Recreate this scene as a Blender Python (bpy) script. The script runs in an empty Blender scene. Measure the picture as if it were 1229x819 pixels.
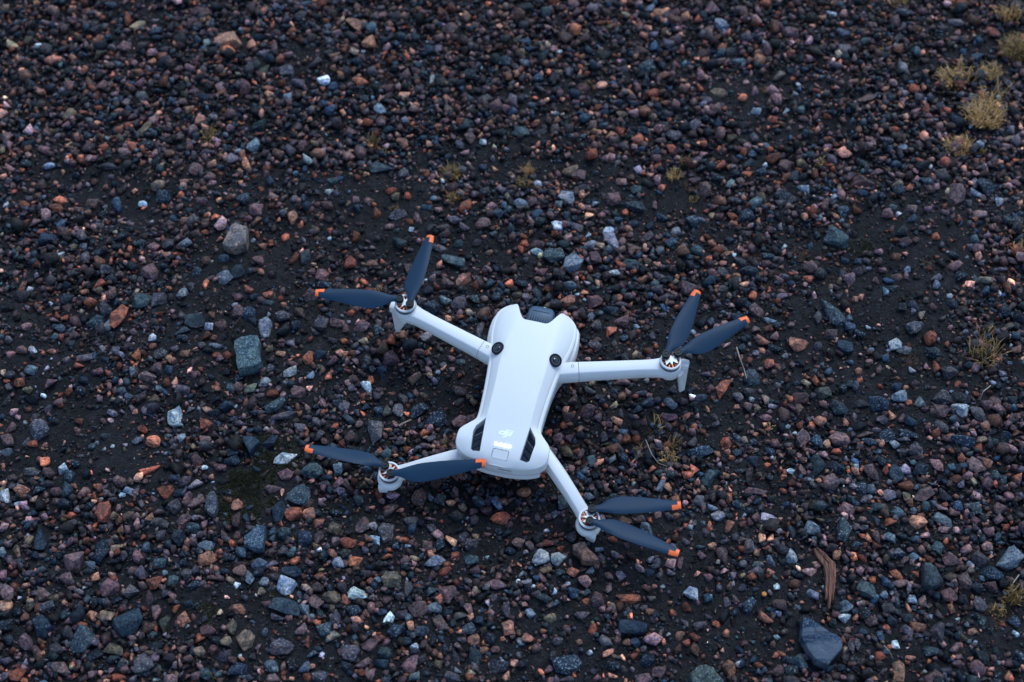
import bpy, bmesh, math, random
import numpy as np
from mathutils import Vector, Matrix, noise as mnoise

R = math.radians
SC = bpy.context.scene
COL = SC.collection

# ------------------------------------------------------------------ camera
TILT, DIST, FPX = R(30.2), 1.272, 50 / 36 * 1229
CAM = Vector((0, -DIST * math.sin(TILT), DIST * math.cos(TILT)))
FW = Vector((0, math.sin(TILT), -math.cos(TILT)))
RT = Vector((1, 0, 0))
UP = RT.cross(FW)
cd = bpy.data.cameras.new('camera')
cam = bpy.data.objects.new('camera', cd)
COL.objects.link(cam)
cam.location = CAM
cam.rotation_euler = (TILT, 0, 0)
cd.lens = 50
cd.sensor_width = 36
cd.clip_start = 0.05
cd.clip_end = 200
cd.dof.use_dof = True
cd.dof.focus_distance = 1.21
cd.dof.aperture_fstop = 4.5
SC.camera = cam

# ------------------------------------------------------------------ sky, sun, exposure
SUN_EL, SUN_AZ = R(52), R(22)          # azimuth measured clockwise from +Y: the bright part of the sky lies ahead
w = bpy.data.worlds.new('World')
SC.world = w
w.use_nodes = True
wn = w.node_tree.nodes
sky = wn.new('ShaderNodeTexSky')
sky.sky_type = 'NISHITA'
sky.sun_disc = False
sky.sun_elevation = SUN_EL
sky.sun_rotation = SUN_AZ
sky.air_density = 1.0
sky.dust_density = 0.6
sky.ozone_density = 4.0
bg = wn['Background']
bg.inputs['Strength'].default_value = 0.125
w.node_tree.links.new(sky.outputs['Color'], bg.inputs['Color'])
sl = bpy.data.lights.new('sun', 'SUN')
sl.energy = 1.15
sl.angle = R(34)
sl.color = (0.80, 0.95, 1.0)
so = bpy.data.objects.new('sun', sl)
COL.objects.link(so)
sd = Vector((math.sin(SUN_AZ) * math.cos(SUN_EL), math.cos(SUN_AZ) * math.cos(SUN_EL), math.sin(SUN_EL)))
so.rotation_euler = sd.to_track_quat('Z', 'Y').to_euler()
so.location = sd * 5
SC.view_settings.view_transform = 'Standard'
SC.view_settings.look = 'None'
SC.view_settings.gamma = 1
SC.view_settings.exposure = 1.02

# ------------------------------------------------------------------ helpers
def at(px, py, z=0.0):
    d = FW + RT * ((px - 614.5) / FPX) - UP * ((py - 409.5) / FPX)
    k = (z - CAM.z) / d.z
    return CAM + d * k

def ppm(px, py, z=0.0):
    """photo pixels per metre at that place"""
    return FPX / (at(px, py, z) - CAM).dot(FW)

def tag(o, label=None, cat=None, group=None, kind=None):
    if label: o['label'] = label
    if cat: o['category'] = cat
    if group: o['group'] = group
    if kind: o['kind'] = kind
    return o

def link(name, me, mat=None, parent=None):
    o = bpy.data.objects.new(name, me)
    COL.objects.link(o)
    if mat is not None and me is not None and len(me.materials) == 0:
        me.materials.append(mat)
    if parent is not None:
        o.parent = parent
    return o

def mesh_from(name, verts, faces, smooth=False):
    me = bpy.data.meshes.new(name)
    me.from_pydata([tuple(v) for v in verts], [], faces)
    me.update()
    if smooth:
        me.shade_smooth()
    return me

def finish(bm, name, smooth_angle=None):
    bmesh.ops.recalc_face_normals(bm, faces=bm.faces)
    me = bpy.data.meshes.new(name)
    bm.to_mesh(me)
    bm.free()
    if smooth_angle is not None:
        for p in me.polygons:
            p.use_smooth = True
        me.set_sharp_from_angle(angle=R(smooth_angle))
    return me

def loft(bm, rings, cap=True):
    rr = [[bm.verts.new(p) for p in ring] for ring in rings]
    n = len(rr[0])
    for a, b in zip(rr[:-1], rr[1:]):
        for i in range(n):
            j = (i + 1) % n
            bm.faces.new((a[i], a[j], b[j], b[i]))
    if cap:
        bm.faces.new(rr[0][::-1])
        bm.faces.new(rr[-1])
    return rr

def lathe(bm, prof, cx=0, cy=0, n=40, M=None):
    """prof: list of (radius, z); closed surface of revolution"""
    rings = []
    for r, z in prof:
        ring = []
        for k in range(n):
            a = 2 * math.pi * k / n
            p = Vector((r * math.cos(a), r * math.sin(a), z))
            if M is not None: p = M @ p
            ring.append(p + Vector((cx, cy, 0)))
        rings.append(ring)
    loft(bm, rings, cap=True)

def bevbox(bm, cx, cy, cz, sx, sy, sz, bev=0.0, rot=0.0, seg=2):
    m = Matrix.Translation((cx, cy, cz)) @ Matrix.Rotation(rot, 4, 'Z') @ Matrix.Diagonal((sx, sy, sz, 1))
    r = bmesh.ops.create_cube(bm, size=1, matrix=m)
    if bev > 0:
        es = list({e for v in r['verts'] for e in v.link_edges})
        bmesh.ops.bevel(bm, geom=es, offset=bev, segments=seg, profile=0.5, affect='EDGES')

def prism(bm, poly, z0, z1):
    loft(bm, [[(x, y, z0) for x, y in poly], [(x, y, z1) for x, y in poly]])

def interp(keys, y):
    """smooth-ish piecewise interpolation of [(y, v)...] ascending"""
    if y <= keys[0][0]: return keys[0][1]
    if y >= keys[-1][0]: return keys[-1][1]
    for i in range(len(keys) - 1):
        if keys[i][0] <= y <= keys[i + 1][0]:
            y0, v0 = keys[i]; y1, v1 = keys[i + 1]
            t = (y - y0) / (y1 - y0)
            # monotone cubic (Fritsch-Carlson, simplified)
            def slope(k):
                if k <= 0 or k >= len(keys) - 1:
                    a, b = (0, 1) if k <= 0 else (-2, -1)
                    return (keys[b][1] - keys[a][1]) / (keys[b][0] - keys[a][0])
                s0 = (keys[k][1] - keys[k - 1][1]) / (keys[k][0] - keys[k - 1][0])
                s1 = (keys[k + 1][1] - keys[k][1]) / (keys[k + 1][0] - keys[k][0])
                if s0 * s1 <= 0: return 0
                return 2 * s0 * s1 / (s0 + s1)
            m0, m1 = slope(i) * (y1 - y0), slope(i + 1) * (y1 - y0)
            return ((2 * t ** 3 - 3 * t ** 2 + 1) * v0 + (t ** 3 - 2 * t ** 2 + t) * m0
                    + (-2 * t ** 3 + 3 * t ** 2) * v1 + (t ** 3 - t ** 2) * m1)

# ------------------------------------------------------------------ materials
def newmat(name, base=(0.5, 0.5, 0.5), rough=0.5, metal=0.0, spec=0.5):
    m = bpy.data.materials.new(name)
    m.use_nodes = True
    b = m.node_tree.nodes['Principled BSDF']
    b.inputs['Base Color'].default_value = (*base, 1)
    b.inputs['Roughness'].default_value = rough
    b.inputs['Metallic'].default_value = metal
    b.inputs['Specular IOR Level'].default_value = spec
    return m, m.node_tree, b

def plastic(name, base, rough=0.5, bump=0.15, scale=2500, metal=0.0, var=0.05, spec=0.5):
    m, nt, b = newmat(name, base, rough, metal, spec)
    N, Lk = nt.nodes, nt.links
    tc = N.new('ShaderNodeTexCoord')
    n1 = N.new('ShaderNodeTexNoise'); n1.inputs['Scale'].default_value = scale; n1.inputs['Detail'].default_value = 3
    n2 = N.new('ShaderNodeTexNoise'); n2.inputs['Scale'].default_value = 45; n2.inputs['Detail'].default_value = 5
    Lk.new(tc.outputs['Object'], n1.inputs['Vector']); Lk.new(tc.outputs['Object'], n2.inputs['Vector'])
    bp = N.new('ShaderNodeBump'); bp.inputs['Strength'].default_value = bump; bp.inputs['Distance'].default_value = 0.0002
    Lk.new(n1.outputs['Fac'], bp.inputs['Height']); Lk.new(bp.outputs['Normal'], b.inputs['Normal'])
    mr = N.new('ShaderNodeMapRange')
    mr.inputs['From Min'].default_value = 0.3; mr.inputs['From Max'].default_value = 0.7
    mr.inputs['To Min'].default_value = 1 - var; mr.inputs['To Max'].default_value = 1
    Lk.new(n2.outputs['Fac'], mr.inputs['Value'])
    mx = N.new('ShaderNodeMix'); mx.data_type = 'RGBA'; mx.blend_type = 'MULTIPLY'; mx.inputs['Factor'].default_value = 1
    mx.inputs['A'].default_value = (*base, 1)
    Lk.new(mr.outputs['Result'], mx.inputs['B']); Lk.new(mx.outputs['Result'], b.inputs['Base Color'])
    m2 = N.new('ShaderNodeMapRange'); m2.inputs['To Min'].default_value = rough - 0.06; m2.inputs['To Max'].default_value = rough + 0.08
    Lk.new(n2.outputs['Fac'], m2.inputs['Value']); Lk.new(m2.outputs['Result'], b.inputs['Roughness'])
    return m

def stone_material(name, use_attr):
    """colour = the stone's own colour (attribute or object colour); alpha = how speckled it is"""
    m, nt, b = newmat(name, rough=0.5, spec=0.22)
    N, Lk = nt.nodes, nt.links
    if use_attr:
        src = N.new('ShaderNodeAttribute'); src.attribute_name = 'col'
        geo = N.new('ShaderNodeNewGeometry'); vec = geo.outputs['Position']
        rnd = None
    else:
        src = N.new('ShaderNodeObjectInfo')
        tc = N.new('ShaderNodeNewGeometry'); vec = tc.outputs['Position']
    colo, alpha = src.outputs['Color'], src.outputs['Alpha']
    def nz(scale, detail=4, rough=0.6, typ='ShaderNodeTexNoise'):
        n = N.new(typ); n.inputs['Scale'].default_value = scale
        if typ == 'ShaderNodeTexNoise':
            n.inputs['Detail'].default_value = detail; n.inputs['Roughness'].default_value = rough
        Lk.new(vec, n.inputs['Vector'])
        return n
    def ramp(inp, a, bb, lo=0.0, hi=1.0):
        r = N.new('ShaderNodeMapRange'); r.inputs['From Min'].default_value = a; r.inputs['From Max'].default_value = bb
        r.inputs['To Min'].default_value = lo; r.inputs['To Max'].default_value = hi
        Lk.new(inp, r.inputs['Value']); return r.outputs['Result']
    def mix(blend, fac, a, bb):
        x = N.new('ShaderNodeMix'); x.data_type = 'RGBA'; x.blend_type = blend
        for s, v in (('Factor', fac), ('A', a), ('B', bb)):
            if isinstance(v, (int, float)): x.inputs[s].default_value = v
            elif isinstance(v, tuple): x.inputs[s].default_value = v
            else: Lk.new(v, x.inputs[s])
        return x.outputs['Result']
    def mul(a, bb):
        x = N.new('ShaderNodeMath'); x.operation = 'MULTIPLY'
        for i, v in enumerate((a, bb)):
            if isinstance(v, (int, float)): x.inputs[i].default_value = v
            else: Lk.new(v, x.inputs[i])
        return x.outputs[0]
    big = nz(130, 5)
    grain = nz(430, 6, 0.8)
    c = mix('MULTIPLY', 1.0, colo, ramp(grain.outputs['Fac'], 0.38, 0.62, 0.25, 1.95))
    # mineral patches: greyer and darker areas inside a stone
    c = mix('MIX', ramp(big.outputs['Fac'], 0.46, 0.56, 0.0, 0.85), c,
            mix('MULTIPLY', 1.0, c, (0.42, 0.55, 0.72, 1)))
    bright = nz(210, 4)
    c = mix('MIX', mul(ramp(bright.outputs['Fac'], 0.54, 0.66), 0.6), c, mix('MULTIPLY', 1.0, c, (1.9, 1.75, 1.7, 1)))
    # pale crystals
    sp = nz(650, 3, 0.6)
    spk = mul(ramp(sp.outputs['Fac'], 0.57, 0.63), alpha)
    c = mix('MIX', spk, c, (0.26, 0.30, 0.34, 1))
    Lk.new(c, b.inputs['Base Color'])
    Lk.new(ramp(grain.outputs['Fac'], 0.3, 0.7, 0.72, 0.42), b.inputs['Roughness'])
    bp = N.new('ShaderNodeBump'); bp.inputs['Strength'].default_value = 0.9; bp.inputs['Distance'].default_value = 0.0018
    mid = nz(260, 7, 0.75)
    Lk.new(mid.outputs['Fac'], bp.inputs['Height'])
    Lk.new(bp.outputs['Normal'], b.inputs['Normal'])
    return m

M_STONE = stone_material('single_stone', False)
M_GRAVEL = stone_material('gravel_mix', True)

def dirt_material():
    m, nt, b = newmat('wet_dirt', (0.03, 0.027, 0.026), 0.8, 0, 0.22)
    N, Lk = nt.nodes, nt.links
    g = N.new('ShaderNodeNewGeometry')
    def nz(s, d, r=0.65):
        n = N.new('ShaderNodeTexNoise'); n.inputs['Scale'].default_value = s; n.inputs['Detail'].default_value = d
        n.inputs['Roughness'].default_value = r; Lk.new(g.outputs['Position'], n.inputs['Vector']); return n
    a, c, f = nz(14, 6), nz(170, 7, 0.75), nz(560, 4)
    cr = N.new('ShaderNodeValToRGB')
    cr.color_ramp.elements[0].position = 0.32; cr.color_ramp.elements[0].color = (0.006, 0.0048, 0.0045, 1)
    cr.color_ramp.elements[1].position = 0.72; cr.color_ramp.elements[1].color = (0.038, 0.034, 0.036, 1)
    e = cr.color_ramp.elements.new(0.5); e.color = (0.0150, 0.0140, 0.0155, 1)
    Lk.new(c.outputs['Fac'], cr.inputs['Fac'])
    mx = N.new('ShaderNodeMix'); mx.data_type = 'RGBA'; mx.blend_type = 'MULTIPLY'; mx.inputs['Factor'].default_value = 1
    mr = N.new('ShaderNodeMapRange'); mr.inputs['From Min'].default_value = 0.35; mr.inputs['From Max'].default_value = 0.65
    mr.inputs['To Min'].default_value = 0.65; mr.inputs['To Max'].default_value = 1.25
    Lk.new(a.outputs['Fac'], mr.inputs['Value'])
    Lk.new(cr.outputs['Color'], mx.inputs['A']); Lk.new(mr.outputs['Result'], mx.inputs['B'])
    # sand grains
    sp = N.new('ShaderNodeMapRange'); sp.inputs['From Min'].default_value = 0.62; sp.inputs['From Max'].default_value = 0.68
    Lk.new(f.outputs['Fac'], sp.inputs['Value'])
    m2 = N.new('ShaderNodeMix'); m2.data_type = 'RGBA'
    Lk.new(sp.outputs['Result'], m2.inputs['Factor']); Lk.new(mx.outputs['Result'], m2.inputs['A'])
    m2.inputs['B'].default_value = (0.085, 0.068, 0.066, 1)
    Lk.new(m2.outputs['Result'], b.inputs['Base Color'])
    bp = N.new('ShaderNodeBump'); bp.inputs['Strength'].default_value = 1.0; bp.inputs['Distance'].default_value = 0.0035
    ad = N.new('ShaderNodeMath'); ad.operation = 'ADD'
    Lk.new(c.outputs['Fac'], ad.inputs[0]); Lk.new(f.outputs['Fac'], ad.inputs[1])
    Lk.new(ad.outputs[0], bp.inputs['Height']); Lk.new(bp.outputs['Normal'], b.inputs['Normal'])
    return m
M_DIRT = dirt_material()

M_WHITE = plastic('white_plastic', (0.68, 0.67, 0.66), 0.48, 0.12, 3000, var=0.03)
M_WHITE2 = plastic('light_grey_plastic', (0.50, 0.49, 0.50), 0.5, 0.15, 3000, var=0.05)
M_SEAM = plastic('seam_grey', (0.22, 0.23, 0.25), 0.6)
M_BLACK = plastic('black_plastic', (0.004, 0.007, 0.011), 0.5, 0.1, var=0.2, spec=0.25)
M_DARKG = plastic('dark_grey_plastic', (0.03, 0.07, 0.12), 0.5, 0.3, 2500, var=0.15)
M_VENT = plastic('vent_slat_plastic', (0.003, 0.014, 0.028), 0.5, 0.1, var=0.1)
M_LENS = plastic('lens_glass', (0.004, 0.005, 0.008), 0.06, 0.0, var=0.0, spec=0.9)
M_LRING = plastic('lens_ring', (0.05, 0.055, 0.065), 0.3, 0.0)
M_BLADE = plastic('blade_plastic', (0.008, 0.031, 0.064), 0.5, 0.5, 2200, var=0.15, spec=0.2)
M_ORANGE = plastic('orange_paint', (0.95, 0.15, 0.022), 0.5, 0.0, var=0.03)
M_METAL = plastic('brushed_metal', (0.36, 0.38, 0.40), 0.45, 0.1, metal=0.8)
M_DMETAL = plastic('motor_metal', (0.2, 0.21, 0.22), 0.4, 0.1, metal=0.8)
M_COPPER = plastic('copper_winding', (0.9, 0.25, 0.09), 0.4, 0.3, metal=0.15)
M_LOGO = plastic('logo_print', (0.96, 0.95, 0.92), 0.25, 0.0, var=0.0, spec=1.0)
def led():
    m, nt, b = newmat('lit_led', (0.9, 0.97, 1.0), 0.3)
    b.inputs['Emission Color'].default_value = (0.62, 0.95, 1.0, 1)
    b.inputs['Emission Strength'].default_value = 5
    return m
M_LED = led()

# ------------------------------------------------------------------ the ground
_rg = random.Random(5)
_wv = []
for lam, amp in ((0.9, .0022), (0.55, .0018), (0.32, .0013), (0.19, .0010), (0.11, .0008), (0.06, .0006), (0.033, .0004)):
    for k in range(3):
        a = _rg.uniform(0, 2 * math.pi)
        _wv.append((math.cos(a) * 2 * math.pi / lam, math.sin(a) * 2 * math.pi / lam, _rg.uniform(0, 6.28), amp))
def hgt(x, y):
    """ground height, numpy friendly"""
    r = np.sqrt(np.asarray(x) ** 2 + np.asarray(y) ** 2)
    z = 0
    for kx, ky, ph, am in _wv:
        z = z + am * np.sin(kx * x + ky * y + ph)
    return z * 0.8 - 0.0015 + 0 * r

def build_ground():
    inner = np.arange(-1.0, 1.0001, 0.006)
    outer = np.array([1.05, 1.15, 1.3, 1.6, 2.0, 3.0, 5.0, 9.0, 16.0, 30.0, 60.0])
    ax = np.concatenate([-outer[::-1], inner, outer])
    X, Y = np.meshgrid(ax, ax)
    Z = hgt(X, Y)
    rs = np.random.RandomState(3)
    Z = Z + rs.normal(0, 0.0007, Z.shape) * (np.maximum(abs(X), abs(Y)) < 1.01)
    far = np.maximum(abs(X), abs(Y)) > 1.2
    Z[far] = hgt(X[far], Y[far])
    n = len(ax)
    V = np.stack([X.ravel(), Y.ravel(), Z.ravel()], 1)
    i = np.arange(n * n).reshape(n, n)
    F = np.stack([i[:-1, :-1], i[:-1, 1:], i[1:, 1:], i[1:, :-1]], -1).reshape(-1, 4)
    me = bpy.data.meshes.new('ground')
    me.vertices.add(len(V)); me.vertices.foreach_set('co', V.ravel())
    me.loops.add(F.size); me.loops.foreach_set('vertex_index', F.ravel())
    me.polygons.add(len(F)); me.polygons.foreach_set('loop_start', np.arange(0, F.size, 4))
    me.polygons.foreach_set('loop_total', np.full(len(F), 4))
    me.update(); me.validate()
    me.shade_smooth()
    o = link('ground', me, M_DIRT)
    tag(o, kind='structure')
build_ground()

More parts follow.
